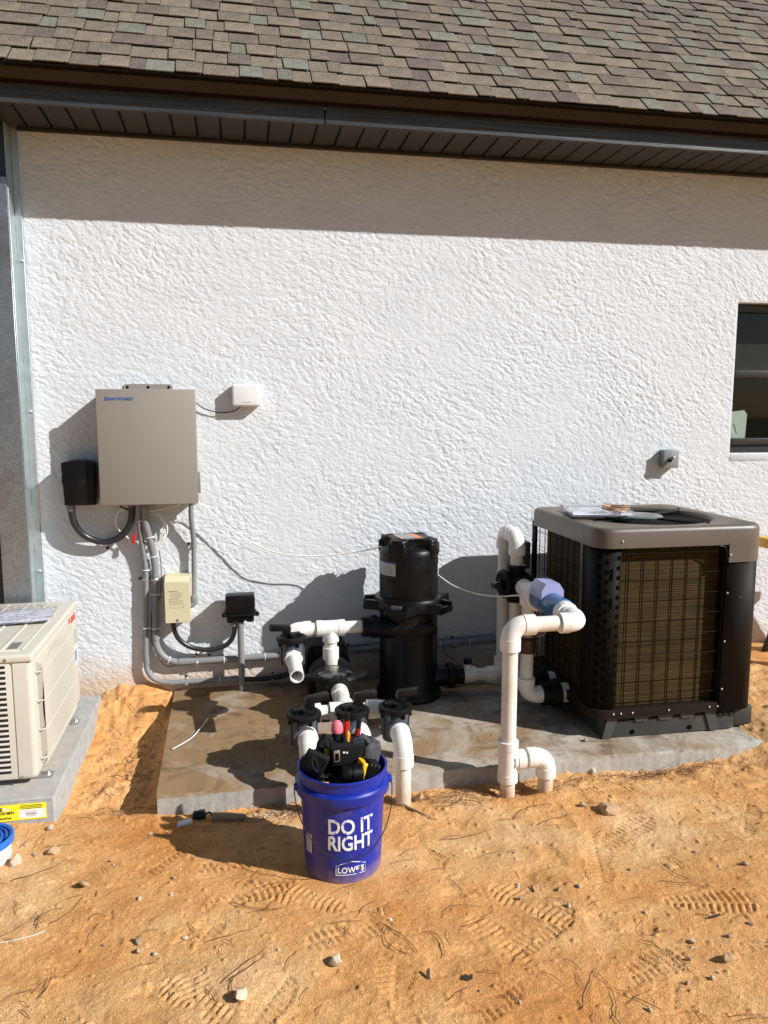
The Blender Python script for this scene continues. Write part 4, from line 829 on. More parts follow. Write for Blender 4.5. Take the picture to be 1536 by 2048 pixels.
# conduits on the wall
def strap(par, p, d, r):
    """two-legged zinc pipe strap: p on the wall under the pipe, d the pipe direction"""
    d = Vector(d).normalized(); s_ = d.cross(Vector((0, -1, 0))).normalized(); p = Vector((p[0], 0, p[2])); q = MB(); w_ = .009
    prof = [(-(r+.026), .0015), (-(r+.004), .0015)] + [(-(r+.002)*math.cos(t), r+.018+(r+.002)*math.sin(t)-.0) for t in np.linspace(0, math.pi, 9)] + [((r+.002), .010)]
    A = [q.bm.verts.new(p+s_*a-Vector((0, 1, 0))*h_-d*w_) for a, h_ in prof]; B = [q.bm.verts.new(v.co+d*(2*w_)) for v in A]
    for i in range(len(A)-1): q._f((A[i], A[i+1], B[i+1], B[i]))
    o = q.build('strap', M_steel, par, flip=False); m_ = o.modifiers.new('s', 'SOLIDIFY'); m_.thickness = .0016; m_.offset = 0
    q = MB(); q.lathe(p-s_*(r+.016)-Vector((0, .002, 0)), [(.006, 0), (.006, .003), (.003, .005)], 8, (0, -1, 0)); q.build('strap_screw', M_dark, o)
def ties(par, pts, r):
    for p, d in pts:
        p = Vector(p); a, b_, _ = frame(d); q = MB(); q.tube([p+(a*math.cos(t)+b_*math.sin(t))*(r+.0015) for t in np.linspace(0, 6.283, 18)], .0024, 6, caps=False); q.box((-.004, -.004, -.004), (.004, .004, .004), .001, 1, mat=Matrix.Translation(p+Vector((r+.004, -.006, 0)))); q.build('cable_tie', M_tie, par)
def conduit(name, pts, r, m, label, cat, k=6, n=14):
    rt = root(name, pts[-1], label, cat); q = MB(); q.tube(spline(pts, k), r, n); q.build('tube', m, rt); return rt
cy = -.034
ca = conduit('electrical_conduit', [(-0.480, -0.080, 1.041), (-0.481, -0.075, 0.984), (-0.477, -0.055, 0.893), (-0.470, -0.040, 0.815), (-0.462, -0.034, 0.724), (-0.463, -0.034, 0.635), (-0.470, -0.034, 0.454), (-0.478, -0.034, 0.250), (-0.473, -0.034, 0.192), (-0.447, -0.034, 0.148), (-0.401, -0.034, 0.124), (-0.339, -0.034, 0.117), (-0.214, -0.034, 0.116), (-0.036, -0.034, 0.118)], .0135, M_cond, 'thinner grey wall conduit from the cabinet, bending just above the slab', 'conduit')
cb = conduit('electrical_conduit', [(-0.445, -0.080, 1.040), (-0.449, -0.075, 0.958), (-0.439, -0.060, 0.893), (-0.424, -0.045, 0.819), (-0.416, -0.036, 0.723), (-0.418, -0.036, 0.607), (-0.426, -0.036, 0.374), (-0.421, -0.036, 0.311), (-0.391, -0.036, 0.259), (-0.340, -0.036, 0.229), (-0.261, -0.036, 0.224), (0.199, -0.036, 0.229), (0.734, -0.036, 0.235), (1.411, -0.036, 0.247), (1.631, -0.036, 0.252)], .0175, M_cond, 'thicker grey wall conduit from the cabinet, running behind pump and filter', 'conduit')
for par, p, d, r in ((ca, (-0.465, -0.010, 0.663), (0, 0, 1), .0135), (cb, (-0.418, -0.010, 0.661), (0, 0, 1), .0175), (cb, (-0.227, -0.010, 0.217), (1, 0, 0), .0175), (ca, (-0.283, -0.010, 0.107), (1, 0, 0), .0135), (cb, (0.564, -0.010, 0.223), (1, 0, 0), .0175), (cb, (1.146, -0.010, 0.234), (1, 0, 0), .0175)): strap(par, p, d, r)
ties(ca, [((-0.477, -0.072, 0.966), (.1, 0, -1)), ((-0.462, -0.035, 0.712), (0, 0, -1)), ((-0.472, -0.034, 0.413), (0, 0, -1)), ((-0.112, -0.034, 0.118), (1, 0, 0))], .0135)
ties(cb, [((-0.434, -0.058, 0.880), (.2, 0, -1)), ((-0.421, -0.040, 0.780), (.15, 0, -1)), ((-0.419, -0.036, 0.587), (0, 0, -1)), ((-0.425, -0.036, 0.411), (0, 0, -1)), ((-0.365, -0.036, 0.239), (1, 0, -.4)), ((-0.089, -0.036, 0.225), (1, 0, 0)), ((0.121, -0.036, 0.228), (1, 0, 0)), ((1.068, -0.036, 0.238), (1, 0, 0)), ((1.233, -0.036, 0.243), (1, 0, 0))], .0175)
for par, a, b_, r in ((ca, (-0.477, -0.034, 0.266), (-0.476, -0.034, 0.224), .0155), (ca, (-0.364, -0.034, 0.116), (-0.319, -0.034, 0.115), .0155), (cb, (-0.426, -0.036, 0.395), (-0.425, -0.036, 0.353), .0205), (cb, (-0.316, -0.036, 0.225), (-0.256, -0.036, 0.224), .0195), (ca, (-0.056, -0.034, 0.117), (-0.020, -0.034, 0.117), .0165)): q = MB(); q.cyl(a, b_, r, n=16); q.build('coupling', M_cond, par)
wire_p = [(-0.394, -0.030, 0.811), (-0.388, -0.020, 0.732), (-0.392, -0.020, 0.616), (-0.404, -0.020, 0.551), (-0.437, -0.020, 0.514), (-0.446, -0.020, 0.423), (-0.445, -0.020, 0.318), (-0.387, -0.020, 0.208), (-0.312, -0.020, 0.204), (-0.085, -0.020, 0.203), (0.200, -0.020, 0.210), (0.574, -0.020, 0.253), (1.129, -0.020, 0.264), (1.387, -0.020, 0.275)]
q = MB(); q.tube(spline(wire_p), .0022, 6); q.build('tied_wire', M_flex, cb)
cc_ = conduit('flexible_conduit', [(-0.036, -0.034, 0.118), (0.054, -0.034, 0.109), (0.158, -0.034, 0.108), (0.237, -0.040, 0.127), (0.301, -0.070, 0.182), (0.345, -0.110, 0.246)], .0125, M_flex, 'dark flexible conduit low on the wall leading to the pump motor', 'conduit'); strap(cc_, (0.159, -0.010, 0.097), (1, 0, 0), .0125)
cd = conduit('electrical_conduit', [(-0.228, -0.080, 1.040), (-0.230, -0.070, 0.977), (-0.226, -0.050, 0.905), (-0.223, -0.036, 0.831), (-0.225, -0.036, 0.729), (-0.228, -0.045, 0.554), (-0.227, -0.050, 0.535)], .0125, M_cond, 'short grey conduit from the cabinet corner down to the cream transformer', 'conduit'); strap(cd, (-0.223, -0.010, 0.835), (0, 0, 1), .0125)
q = MB(); q.lathe((-0.228, -0.047, 0.542), [(.0165, 0), (.0175, .003), (.0175, .03), (.015, .034)], 12); q.tube(arc((-0.226, -0.050, 0.522), (0, 0, 1), (-1, 0, 0), .028), .014, 14); q.build('connector', M_cond, cd)
fd = conduit('flexible_conduit', [(-0.789, -0.075, 1.053), (-0.789, -0.075, 1.004), (-0.775, -0.070, 0.949), (-0.734, -0.055, 0.894), (-0.671, -0.045, 0.865), (-0.612, -0.045, 0.868), (-0.558, -0.055, 0.901), (-0.520, -0.070, 0.959), (-0.509, -0.075, 1.041)], .0165, M_flex, 'looped dark flexible conduit between black outlet cover and beige cabinet', 'conduit'); strap(fd, (-0.644, -0.010, 0.858), (-1, 0, 0), .0165)
q = MB(); q.lathe((-0.791, -0.075, 1.023), [(.018, 0), (.021, .003), (.021, .035), (.017, .04)], 12); q.build('connector', M_cond, fd)
fe = conduit('flexible_conduit', [(-0.336, -0.060, 0.454), (-0.332, -0.060, 0.407), (-0.312, -0.055, 0.355), (-0.262, -0.050, 0.309), (-0.196, -0.045, 0.287), (-0.128, -0.045, 0.286), (-0.069, -0.055, 0.312), (-0.037, -0.068, 0.362), (-0.028, -0.074, 0.429)], .0125, M_flex, 'sagging dark conduit linking the cream transformer with the black junction box', 'conduit'); strap(fe, (-0.165, -0.010, 0.275), (-1, 0, 0), .0125)
q = MB(); q.lathe((-0.034, -0.073, 0.411), [(.015, 0), (.019, .004), (.019, .018), (.015, .02), (.017, .024), (.017, .036), (.013, .04)], 12); q.build('connector', M_cond, fe)

# cream transformer
t0, t1 = (-0.365, -0.115, 0.674), (-0.247, -0.115, 0.457)
tf = root('light_transformer', ((t0[0]+t1[0])/2, 0, t1[2]), 'cream metal pool light transformer box with printed text, below the cabinet', 'transformer')
q = MB(); q.prism([(-.115, t1[2]), (-.004, t1[2]), (-.004, t0[2]+.012), (-.085, t0[2]+.012), (-.115, t0[2]-.012)], (t0[0], 0, 0), (0, 1, 0), (0, 0, 1), (1, 0, 0), t1[0]-t0[0], .0); q.build('case', M_cream, tf)
q = MB(); q.box((t0[0]-.002, -.1175, t1[2]-.003), (t1[0]+.002, -.1155, t0[2]-.014), .0008, 1); cvr = q.build('front_cover', M_cream, tf)
f0, f1 = (-0.366, -0.010, 0.685), (-0.255, -0.010, 0.621)
q = MB(); q.prism([(f0[0], f1[2]), (f1[0], f1[2]), (f1[0], f0[2]-.006), (f1[0]-.006, f0[2]), (f0[0]+.006, f0[2]), (f0[0], f0[2]-.006)], (0, -.003, 0), (1, 0, 0), (0, 0, 1), (0, -1, 0), .003); fl = q.build('mounting_flange', M_cream, tf)
for x, r_ in (((f0[0]+f1[0])/2, .008), (f0[0]+.02, .0035), (f1[0]-.02, .0035)): q = MB(); q.lathe((x, -.0062, f0[2]-.014), [(r_, 0), (r_, .001)], 12, (0, -1, 0)); q.build('hole', M_dark, fl)
zz = t0[2]-.062
for k, (dx, w_, h_) in enumerate(((.018, .045, .0050), (.026, .055, .0024), (.022, .062, .0024), (.028, .05, .0024), (.018, .048, .0032), (.018, .066, .0026), (.018, .066, .0026))):
    dashes(cvr, (t0[0]+dx, -.1179, zz), (1, 0, 0), (0, 0, 1), w_, h_, M_inkcream, 20+k); zz -= .0095
q = MB(); x = t0[0]+.022
for lo, hi in (((0, 0), (.066, .0012)), ((0, .018), (.066, .0192)), ((0, .0012), (.0012, .018)), ((.0648, .0012), (.066, .018)), ((.02, .0012), (.021, .018))): q.box((x+lo[0], -.1182, zz-.016+lo[1]), (x+hi[0], -.1177, zz-.016+hi[1]))
q.build('print_frame', M_inkcream, cvr)
q = MB(); q.lathe(((t0[0]+t1[0])/2, -.117, t1[2]+.012), [(.007, 0), (.007, .004), (.003, .006)], 8, (0, -1, 0)); q.build('screw', M_steel, cvr)

# black junction box on its post
jx = (-0.001, -0.075, 0.282)[0]; jy = -.080
jb = root('junction_box', (jx, jy, .068), 'black plastic deck junction box standing on a grey post', 'junction box')
j0, j1 = (-0.077, -0.100, 0.579), (0.076, -0.100, 0.465)
q = MB(); q.box((j0[0]+.004, jy-.045, j1[2]+.018), (j1[0]-.002, jy+.045, j0[2]), .010, 3); q.build('box_lid', M_blackg, jb)
q = MB(); q.box((j0[0]-.004, jy-.05, j1[2]+.008), (j1[0]+.006, jy+.05, j1[2]+.020), .003); q.box((j0[0]+.012, jy-.035, j1[2]-.018), (j1[0]-.008, jy+.035, j1[2]+.009), .004)
for x in (j0[0]-.006, j1[0]+.008): q.lathe((x, jy-.03, j1[2]+.004), [(.008, 0), (.010, .004), (.010, .018), (.006, .022)], 10)
q.build('box_base', M_black, jb)
for x in (j0[0]+.028, (j0[0]+j1[0])/2+.002, j1[0]-.028): q = MB(); q.cyl((x, jy, j1[2]-.03), (x, jy, j1[2]+.0), .020, n=16); q.build('hub', M_black, jb)
q = MB(); q.cyl((jx, jy, .060), (jx, jy, j1[2]-.01), .0168, n=18); q.build('post', M_cond, jb)

# loose cables under the cabinet
coil_c = (-0.425, -0.040, 0.920)
cl = root('cable_coil', coil_c, 'coiled white signal cable hanging behind the conduits under the beige cabinet', 'cable')
pts = []
for k in range(0, 120): t = k/120*2*math.pi*4; rr_ = 1+.12*math.sin(k*.7)*.6; pts.append((coil_c[0]+.066*rr_*math.cos(t)+.006*math.sin(k*.05), -.026-.00022*k, coil_c[2]+.082*rr_*math.sin(t)))
q = MB(); q.tube(pts, .0035, 8); q.build('loops', M_wire, cl)
q = MB(); q.tube(spline([(-0.448, -0.080, 1.028), (-0.515, -0.070, 1.033), (-0.569, -0.060, 1.016), (-0.593, -0.055, 0.966), (-0.574, -0.055, 0.916), (-0.537, -0.055, 0.880), (-0.525, -0.050, 0.856)]), .0036, 8); q.build('tail', M_wire, cl)
q = MB(); q.tube(spline([(-0.436, -0.080, 1.015), (-0.377, -0.080, 1.019), (-0.305, -0.080, 1.037), (-0.276, -0.080, 1.047)]), .003, 8); q.build('tail', M_wire, cl)
q = MB(); q.tube(spline([(-0.397, -0.070, 1.018), (-0.345, -0.050, 0.972), (-0.307, -0.040, 0.924), (-0.260, -0.030, 0.890)]), .0014, 6); q.build('tail', M_cream, cl)
ra = (-0.508, -0.065, 0.876)
q = MB(); q.box((-.009, -.006, -.022), (.009, .006, .022), .002, mat=Matrix.Translation(ra) @ Matrix.Rotation(.15, 4, 'Y')); rc = q.build('wire_connector', M_red, None, ra); tag(rc, 'small red wire connector hanging among the cables below the cabinet', 'connector')
q = MB(); q.tube(spline([(-0.568, -0.060, 1.041), (-0.539, -0.070, 1.027), (-0.501, -0.070, 1.016), (-0.468, -0.070, 1.030)]), .004, 8); q.build('dark_lead', M_dark, cl)
wc = root('signal_cable', (-0.189, -0.120, 1.054), 'thin white cable drooping across the wall from cabinet to filter', 'cable')
q = MB(); q.tube(spline([(-0.200, -0.090, 1.054), (-0.160, -0.075, 1.028), (-0.089, -0.075, 0.961), (0.008, -0.082, 0.883), (0.106, -0.100, 0.824), (0.217, -0.122, 0.786), (0.355, -0.135, 0.773), (0.506, -0.150, 0.781), (0.640, -0.200, 0.806), (0.701, -0.270, 0.834)], 8), .0032, 8); q.build('cable', M_wire, wc)
wc = root('signal_cable', (1.239, -0.850, 0.643), 'thin white cable sagging from the filter to the salt cell', 'cable')
q = MB(); q.tube(spline([(0.962, -0.320, 0.704), (0.987, -0.360, 0.681), (1.043, -0.420, 0.647), (1.121, -0.520, 0.632), (1.199, -0.620, 0.640), (1.245, -0.720, 0.666), (1.256, -0.780, 0.666), (1.261, -0.800, 0.636)], 8), .0036, 8); q.build('cable', M_wire, wc)
gw = root('bonding_wire', (1.106, -0.254, 0.070), 'thin dark wire trailing over the slab behind the filter base', 'wire')
q = MB(); q.tube(spline([(1.019, -0.226, 0.074), (1.077, -0.260, 0.074), (1.169, -0.224, 0.074), (1.262, -0.234, 0.074), (1.359, -0.276, 0.074)]), .0022, 6); q.build('strand', M_flex, gw)
sw_ = root('sensor_lead', (1.121, -0.050, 0.222), 'twisted black sensor lead hanging from the wall conduit near the filter', 'wire')
q = MB(); q.tube(spline([(1.089, -0.040, 0.224), (1.093, -0.060, 0.190), (1.107, -0.150, 0.190), (1.111, -0.250, 0.195), (1.101, -0.330, 0.201)]), .002, 6); q.build('strand', M_flex, sw_)

# grey switch on the right
s0, s1 = (2.344, -0.050, 1.291), (2.435, -0.050, 1.186)
sb = root('weatherproof_switch', ((s0[0]+s1[0])/2, 0, s1[2]), 'grey weatherproof metal switch box on the wall between heat pump and window', 'switch')
q = MB(); q.box((s0[0]+.003, -.047, s1[2]+.003), (s1[0]-.003, -.001, s0[2]-.003), .004); q.build('back_box', M_grey, sb)
q = MB(); q.box((s0[0], -.055, s1[2]), (s1[0], -.0475, s0[2]), .003); q.build('cover_plate', M_grey, sb)
zc = (s0[2]+s1[2])/2; xc = (s0[0]+s1[0])/2
q = MB(); q.lathe((xc, -.055, zc), [(.012, 0), (.012, .008), (.008, .010)], 16, (0, -1, 0)); q.box((xc-.006, -.085, zc-.004), (xc+.006, -.062, zc+.016), .003); q.build('toggle', M_steel, sb)
q = MB(); q.box((xc-.022, -.075, zc-.016), (xc-.008, -.060, zc-.004), .002); q.build('lever', M_dark, sb)
for z in (zc+.034, zc-.034): q = MB(); q.lathe((xc, -.055, z), [(.003, 0), (.003, .002)], 8, (0, -1, 0)); q.build('screw', M_steel, sb)

# ------------------------------------------------------------------ mini-split outdoor unit on its pad
pad = MB(); pad.prism([(-1.95, -1.115), (-.700, -1.115), (-.692, -1.10), (-.700, -.055), (-1.95, -.055)], (0, 0, -.10), EX, EYv, EZv, .185, .007, 3); pd = pad.build('equipment_pad', M_pad, None, (-1.3, -.6, 0)); tag(pd, 'grey lightweight concrete pad with a yellow label under the outdoor unit', 'equipment pad')
lab = root('pad_label', (-.85, -1.117, .0), 'yellow printed label on the front of the grey equipment pad', 'label')
lx0, lx1, lz0, lz1 = -1.12, -.724, .006, .068
q = MB(); q.box((lx0, -1.1172, lz0), (lx1, -1.1157, lz1)); q.build('sheet', M_ylabel, lab)
q = MB(); q.box((-.818, -1.1178, lz0+.006), (lx1+.0-.005, -1.1173, lz0+.040)); q.build('white_panel', M_paper, lab)
text('print', 'HURRICANE', .0185, M_ink, lab, FRONT((-.8755, -1.1176, lz0+.040)), .0002, .0008, align='RIGHT', sx=.9)
text('print', 'Pad', .019, M_paper, lab, FRONT((-.8745, -1.1176, lz0+.040)), .0002, .0003, sx=.9); text('print', '≥150 MPH', .0145, M_ink, lab, FRONT((-.835, -1.1176, lz0+.026)), .0002, .0004, align='RIGHT', sx=.92)
text('print', 'DiversiTech', .010, M_ink, lab, FRONT((-.890, -1.1176, lz0+.008)), .0002, .0004, sx=.9)
for k in range(3): dashes(lab, (-.813, -1.1174, lz1-.008-.006*k), (1, 0, 0), (0, 0, 1), .075, .0022, M_ink, 40+k)
for k in range(4): dashes(lab, (-1.03, -1.1174, lz0+.018-.005*k), (1, 0, 0), (0, 0, 1), .12, .002, M_ink, 50+k)
q = MB(); q.box((-.795, -1.1183, lz0+.013), (-.755, -1.1179, lz0+.034)); q.build('stamp_box', mat('stamp grey', (.62, .62, .62), .6), lab); dashes(lab, (-.790, -1.1184, lz0+.021), (1, 0, 0), (0, 0, 1), .03, .004, M_greyink, 60)
ax1, ay0, ay1, az0, az1 = -.772, -1.012, -.172, .108, .603; ax0 = -1.14
ac = root('outdoor_ac_unit', (-.95, -.6, .086), 'ivory mini-split outdoor unit with wire grille and louvred end on the grey pad', 'air conditioner')
q = MB(); q.box((ax0, ay0, az0), (ax1, ay1, az1-.018), .022, 4); q.build('casing', M_ivory, ac)
q = MB(); q.box((ax0-.004, ay0-.006, az1-.032), (ax1+.005, ay1+.004, az1), .011, 4); top = q.build('top_panel', M_ivory, ac)
for x in (-.90, -.985, -1.07): q = MB(); q.box((x, ay0+.05, az1-.002), (x+.012, ay1-.03, az1+.0045), .003, 2); q.build('rib', M_ivory, top)
q = MB(); q.box((ax0+.03, ay0+.05, az1-.002), (-.815, ay0+.058, az1+.003), .002, 1); q.box((-.823, ay0+.05, az1-.002), (-.815, ay1-.03, az1+.003), .002, 1); q.build('rim_ridge', M_ivory, top)
q = MB(); q.box((-.878, ay0+.075, az1+.0002), (-.838, ay0+.165, az1+.0012)); q.build('label', mat('grey notice', (.35, .36, .34), .5), top)
for k in range(8): q = MB(); q.box((-.876+.0045*k, ay0+.079, az1+.0013), (-.8745+.0045*k, ay0+.161, az1+.0018)); q.build('label_print', M_ink, top)
# end face louvres (towards the viewer)
q = MB(); q.box((ax0+.02, ay0-.004, az0+.012), (-.842, ay0+.004, az1-.04), .003); q.build('end_panel', M_ivory, ac)
for k in range(21):
    z = az0+.035+k*.0205; q = MB(); q.box((ax0+.05, ay0-.0048, z), (-.864, ay0-.0036, z+.011), .0, 1); s_ = q.build('louvre_slot', mat('slot dark blue', (.01, .014, .03), .5) if k == 0 else bpy.data.materials['slot dark blue'], ac)
    q = MB(); q.box((ax0+.05, ay0-.011, z+.0115), (-.866, ay0-.004, z+.0195), .003, 2); q.build('slat', M_ivory, ac)
q = MB(); q.box((-.842, ay0-.003, az0+.012), (-.8385, ay0+.006, az1-.03)); q.build('panel_seam', mat('seam grey', (.2, .18, .15), .6), ac)
for x, z in ((-.86, az1-.016), (-.826, az0+.018)): q = MB(); q.lathe((x, ay0-.006, z), [(.006, 0), (.006, .003), (.003, .004)], 8, (0, -1, 0)); q.build('screw', M_steel, ac)
# fan face (+x) with wire grille
gy0, gy1, gz0, gz1 = -.955, -.40, az0+.035, az1-.055
q = MB(); q.lathe((ax1+.001, (gy0+gy1)/2, (gz0+gz1)/2), [(.001, 0), (.205, 0), (.205, .0015)], 48, (1, 0, 0)); q.build('fan_opening', M_dark, ac)
q = MB()
for k in range(3):
    t0_ = R(30+120*k); yc, zc2 = (gy0+gy1)/2, (gz0+gz1)/2; q.prism([(.03*math.cos(t0_), .03*math.sin(t0_)), (.18*math.cos(t0_-.4), .18*math.sin(t0_-.4)), (.19*math.cos(t0_+.1), .19*math.sin(t0_+.1)), (.17*math.cos(t0_+.6), .17*math.sin(t0_+.6)), (.05*math.cos(t0_+.8), .05*math.sin(t0_+.8))], (ax1+.004, yc, zc2), (0, 1, 0), (0, 0, 1), (1, 0, 0), .003)
q.build('fan_blade', M_black, ac)
q = MB()
for k in range(52):
    y = gy0+(gy1-gy0)*k/51; q.tube([(ax1+.001, y, gz1+.008), (ax1+.022, y, gz1-.004), (ax1+.026, y, gz1-.03), (ax1+.026, y, gz0+.03), (ax1+.022, y, gz0+.004), (ax1+.001, y, gz0-.006)], .0019, 5)
for k in range(4):
    z = gz0+.03+(gz1-gz0-.06)*k/3; q.tube([(ax1+.002, gy0-.012, z), (ax1+.024, gy0-.004, z), (ax1+.028, gy0+.02, z), (ax1+.028, gy1-.01, z), (ax1+.002, gy1+.01, z)], .0024, 6)
q.build('wire_grille', M_ivory, ac)
SIDE = lambda o: plane_M(o, (0, 1, 0), (0, 0, 1))
q = MB(); q.prism([(.020*math.cos(t), .034*math.sin(t)) for t in np.linspace(0, 6.2, 24)], (ax1+.0005, -.345, az1-.075), (0, 1, 0), (0, 0, 1), (1, 0, 0), .001); q.build('logo_emblem', mat('logo red', (.55, .05, .03), .5), ac)
text('logo', 'TRANE', .042, bpy.data.materials['logo red'], ac, SIDE((ax1+.0008, -.315, az1-.075)), .0004, .001, sx=.75)
dashes(ac, (ax1+.0006, -.345, az1-.180), (0, 1, 0), (0, 0, 1), .045, .014, bpy.data.materials['logo red'], 5)
q = MB(); q.box((ax1+.0003, -.295, az1-.19), (ax1+.0012, -.205, az1-.125)); q.build('label', mat('faint print', (.38, .37, .36), .6, vscale=180, var=.6), ac)
q = MB(); q.box((ax1+.0003, -.345, az1-.29), (ax1+.0012, -.20, az1-.205)); q.build('label', M_paper, ac); q = MB(); q.box((ax1+.0013, -.33, az1-.275), (ax1+.0018, -.215, az1-.22)); q.build('label_print', mat('blue grey print', (.2, .3, .42), .6, vscale=90, var=.6), ac)
for y in (-.93, -.40):
    q = MB(); q.box((ax1-.05, y-.025, az0-.021), (ax1+.036, y+.025, az0-.016), .002); q.box((ax1-.05, y-.022, az0-.017), (ax1-.012, y+.022, az0+.01), .002); ft = q.build('mounting_foot', M_steel, ac)
    q = MB(); q.lathe((ax1+.018, y, az0-.016), [(.012, 0), (.012, .003), (.008, .003), (.008, .010), (.004, .010), (.004, .018)], 6); q.build('anchor_bolt', M_steel, ft)
for p in ((-.93, az0+.02), (-.40, az0+.02)): q = MB(); q.lathe((ax1, p[0], p[1]), [(.005, 0), (.005, .003)], 8, (1, 0, 0)); q.build('screw', M_steel, ac)

# papers in film on both machines
M_print = mat('printed paper', (.72, .74, .80), .6, var=.15, vscale=22, dust=(.75, .70, .74), dscale=18, dlo=.45, dhi=.6, damt=.8)
def packet(name, c, w, d, rz, label, m, h=.008, sl=.0):
    rt = root(name, c, label, 'document packet'); rnd = random.Random(3)
    M = Matrix.Translation(c) @ Matrix.Rotation(rz, 4, 'Z') @ Matrix.Rotation(sl, 4, 'Y')
    q = MB(); nx_, ny_ = 12, 8
    for lay in range(3):
        V = [[q.bm.verts.new(M @ Vector((-w/2+w*i/nx_+.003*lay, -d/2+d*j/ny_, .001+h*lay/3+.004*math.sin(i*.9+lay)*math.sin(j*.8)+.003*rnd.random()*(i/nx_)))) for i in range(nx_+1)] for j in range(ny_+1)]
        for j in range(ny_):
            for i in range(nx_): q._f((V[j][i], V[j][i+1], V[j+1][i+1], V[j+1][i]))
    q.build('papers', m, rt, flip=False)
    q = MB(); w2, d2 = w*1.14, d*1.16; nx_, ny_ = 26, 20
    V = [[q.bm.verts.new(M @ Vector((-w2/2+w2*i/nx_, -d2/2+d2*j/ny_, .003+h+.012*abs(math.sin(i*1.3+j*.4)*math.sin(j*.9+.5*math.sin(i)))+.012*rnd.random()*(1 if (i < 2 or j > ny_-3) else .3)))) for i in range(nx_+1)] for j in range(ny_+1)]
    for j in range(ny_):
        for i in range(nx_): q._f((V[j][i], V[j][i+1], V[j+1][i+1], V[j+1][i]))
    q.build('film_sleeve', M_bag, rt, flip=False); return rt
packet('document_packet', (-.945, -.50, az1+.010), .26, .20, R(6), 'papers in clear film lying on the ivory outdoor unit', M_print)
packet('document_packet', (1.675, -.60, ht+.012), .27, .30, R(-14), 'papers in clear film lying on the taupe heat pump cover', mat('white printed sheet', (.72, .74, .82), .6, var=.18, vscale=40), .01)
q = MB(); q.tube(spline([(-0.900, -0.601, 0.707), (-0.890, -0.609, 0.711), (-0.880, -0.609, 0.716)]), .002, 6); q.build('stray_wire', M_flex, None, (0, 0, 0)) if False else q.bm.free()
cw_ = root('wire_coil', (1.725, -.70, ht+.02), 'small coil of copper coloured cable lying on the heat pump papers', 'cable')
pts = [(1.725+(.056+.009*math.sin(k*.61))*math.cos(k*.35), -.70+(.056+.009*math.cos(k*.47))*math.sin(k*.35), ht+.036+.0002*k+.002*math.sin(k*.8)) for k in range(110)]
q = MB(); q.tube(pts, .0024, 6); q.build('loops', mat('copper cable', (.45, .25, .13), .4), cw_)
q = MB(); q.box((1.70, -.715, ht+.046), (1.76, -.695, ht+.058), .004); q.build('plug', M_ink, cw_)

# ------------------------------------------------------------------ bucket with tools
bx, by = .319, -1.592; bz = -.004; BS = .945
bk = root('plastic_bucket', (bx, by, bz), 'blue plastic bucket lettered DO IT RIGHT, full of hand tools', 'bucket')
M_bk = mat('blue bucket plastic', (.006, .022, .29), .36, var=.15, vscale=5, dust=(.20, .17, .20), dscale=16, dlo=.54, dhi=.8, damt=.38)
prof = [(.120, .004), (.130, 0), (.134, .006), (.147, .285), (.147, .287), (.162, .289), (.164, .293), (.1655, .322), (.160, .328), (.1515, .330), (.152, .335), (.153, .362), (.157, .364), (.158, .371), (.154, .374), (.150, .372), (.146, .30), (.130, .02), (.01, .018)]
q = MB(); q.lathe((bx, by, bz), prof, 72); q.build('shell', M_bk, bk, ang=30)
def wear(name, col):
    m = mat(name, col, .5, var=.05, dust=(.02, .025, .40), dscale=42, dlo=.575, dhi=.60, damt=1.0); return m
M_let = wear('worn white print', (.74, .75, .76))
rb = lambda z: .134+(.147-.134)*z/.285
YAW = R(4)
def bucket_text(s_, size, z, bold, sx=1.0, xs=1.0, nm='lettering', dx=0):
    r_ = rb(z+size*.35)+.0012; M = Matrix.Translation((bx, by, bz+z)) @ Matrix.Rotation(YAW, 4, 'Z') @ Matrix(((1, 0, 0, dx), (0, 0, -1, -r_), (0, 1, 0, 0), (0, 0, 0, 1)))
    return text(nm, s_, size, M_let, bk, M, .0004, bold, 'CENTER', wrap=r_, sx=sx, xs=xs)
bucket_text('DO IT', .072, .190, .0016, .84, 1.0); bucket_text('RIGHT', .072, .130, .0016, .78, 1.0); bucket_text("LOWE'S", .028, .046, .0008, .92, 1.05, 'store_logo')
def strip(p, z_r, w_=.0016):
    q = MB(); P_ = []
    for i in range(len(p)):
        for k in range(8 if i < len(p)-1 else 1):
            t = k/8; a = p[i]; b_ = p[min(i+1, len(p)-1)]; P_.append((a[0]+(b_[0]-a[0])*t, a[1]+(b_[1]-a[1])*t))
    pts = []
    for x, z in P_: r_ = rb(z)+.0010; a_ = x/r_; v = Matrix.Rotation(YAW, 3, 'Z') @ Vector((r_*math.sin(a_), -r_*math.cos(a_), 0)); pts.append((bx+v.x, by+v.y, bz+z))
    q.tube(pts, w_, 4, caps=False); q.build('logo_outline', M_let, bk)
strip([(-.052, .038), (-.052, .072), (-.042, .072), (-.040, .077), (0, .087), (.040, .077), (.042, .072), (.052, .072), (.052, .038), (-.052, .038)], 0, .0011)
patch(bk, 'barcode_label', (bx, by), rb(.13)+.0012, R(-70), R(-56), bz+.095, bz+.165, mat('barcode label', (.55, .55, .55), .5))
for k in range(9): patch(bk, 'barcode_line', (bx, by), rb(.13)+.0017, R(-69), R(-59), bz+.100+.007*k, bz+.1025+.007*k, M_greyink, 4)
q = MB(); q.tube([(bx+.171*math.cos(t), by-.020-.150*abs(math.sin(t))-.0, bz+.312-.200*math.sin(t)) for t in np.linspace(0, math.pi, 28)], .0018, 6); q.build('handle', mat('black wire handle', (.012, .012, .012), .35), bk)
for s_ in (-1, 1): q = MB(); q.lathe((bx+s_*.160, by-.02, bz+.312), [(.014, 0), (.014, .008), (.008, .012)], 14, (s_, 0, 0)); q.build('handle_ear', M_bk, bk)
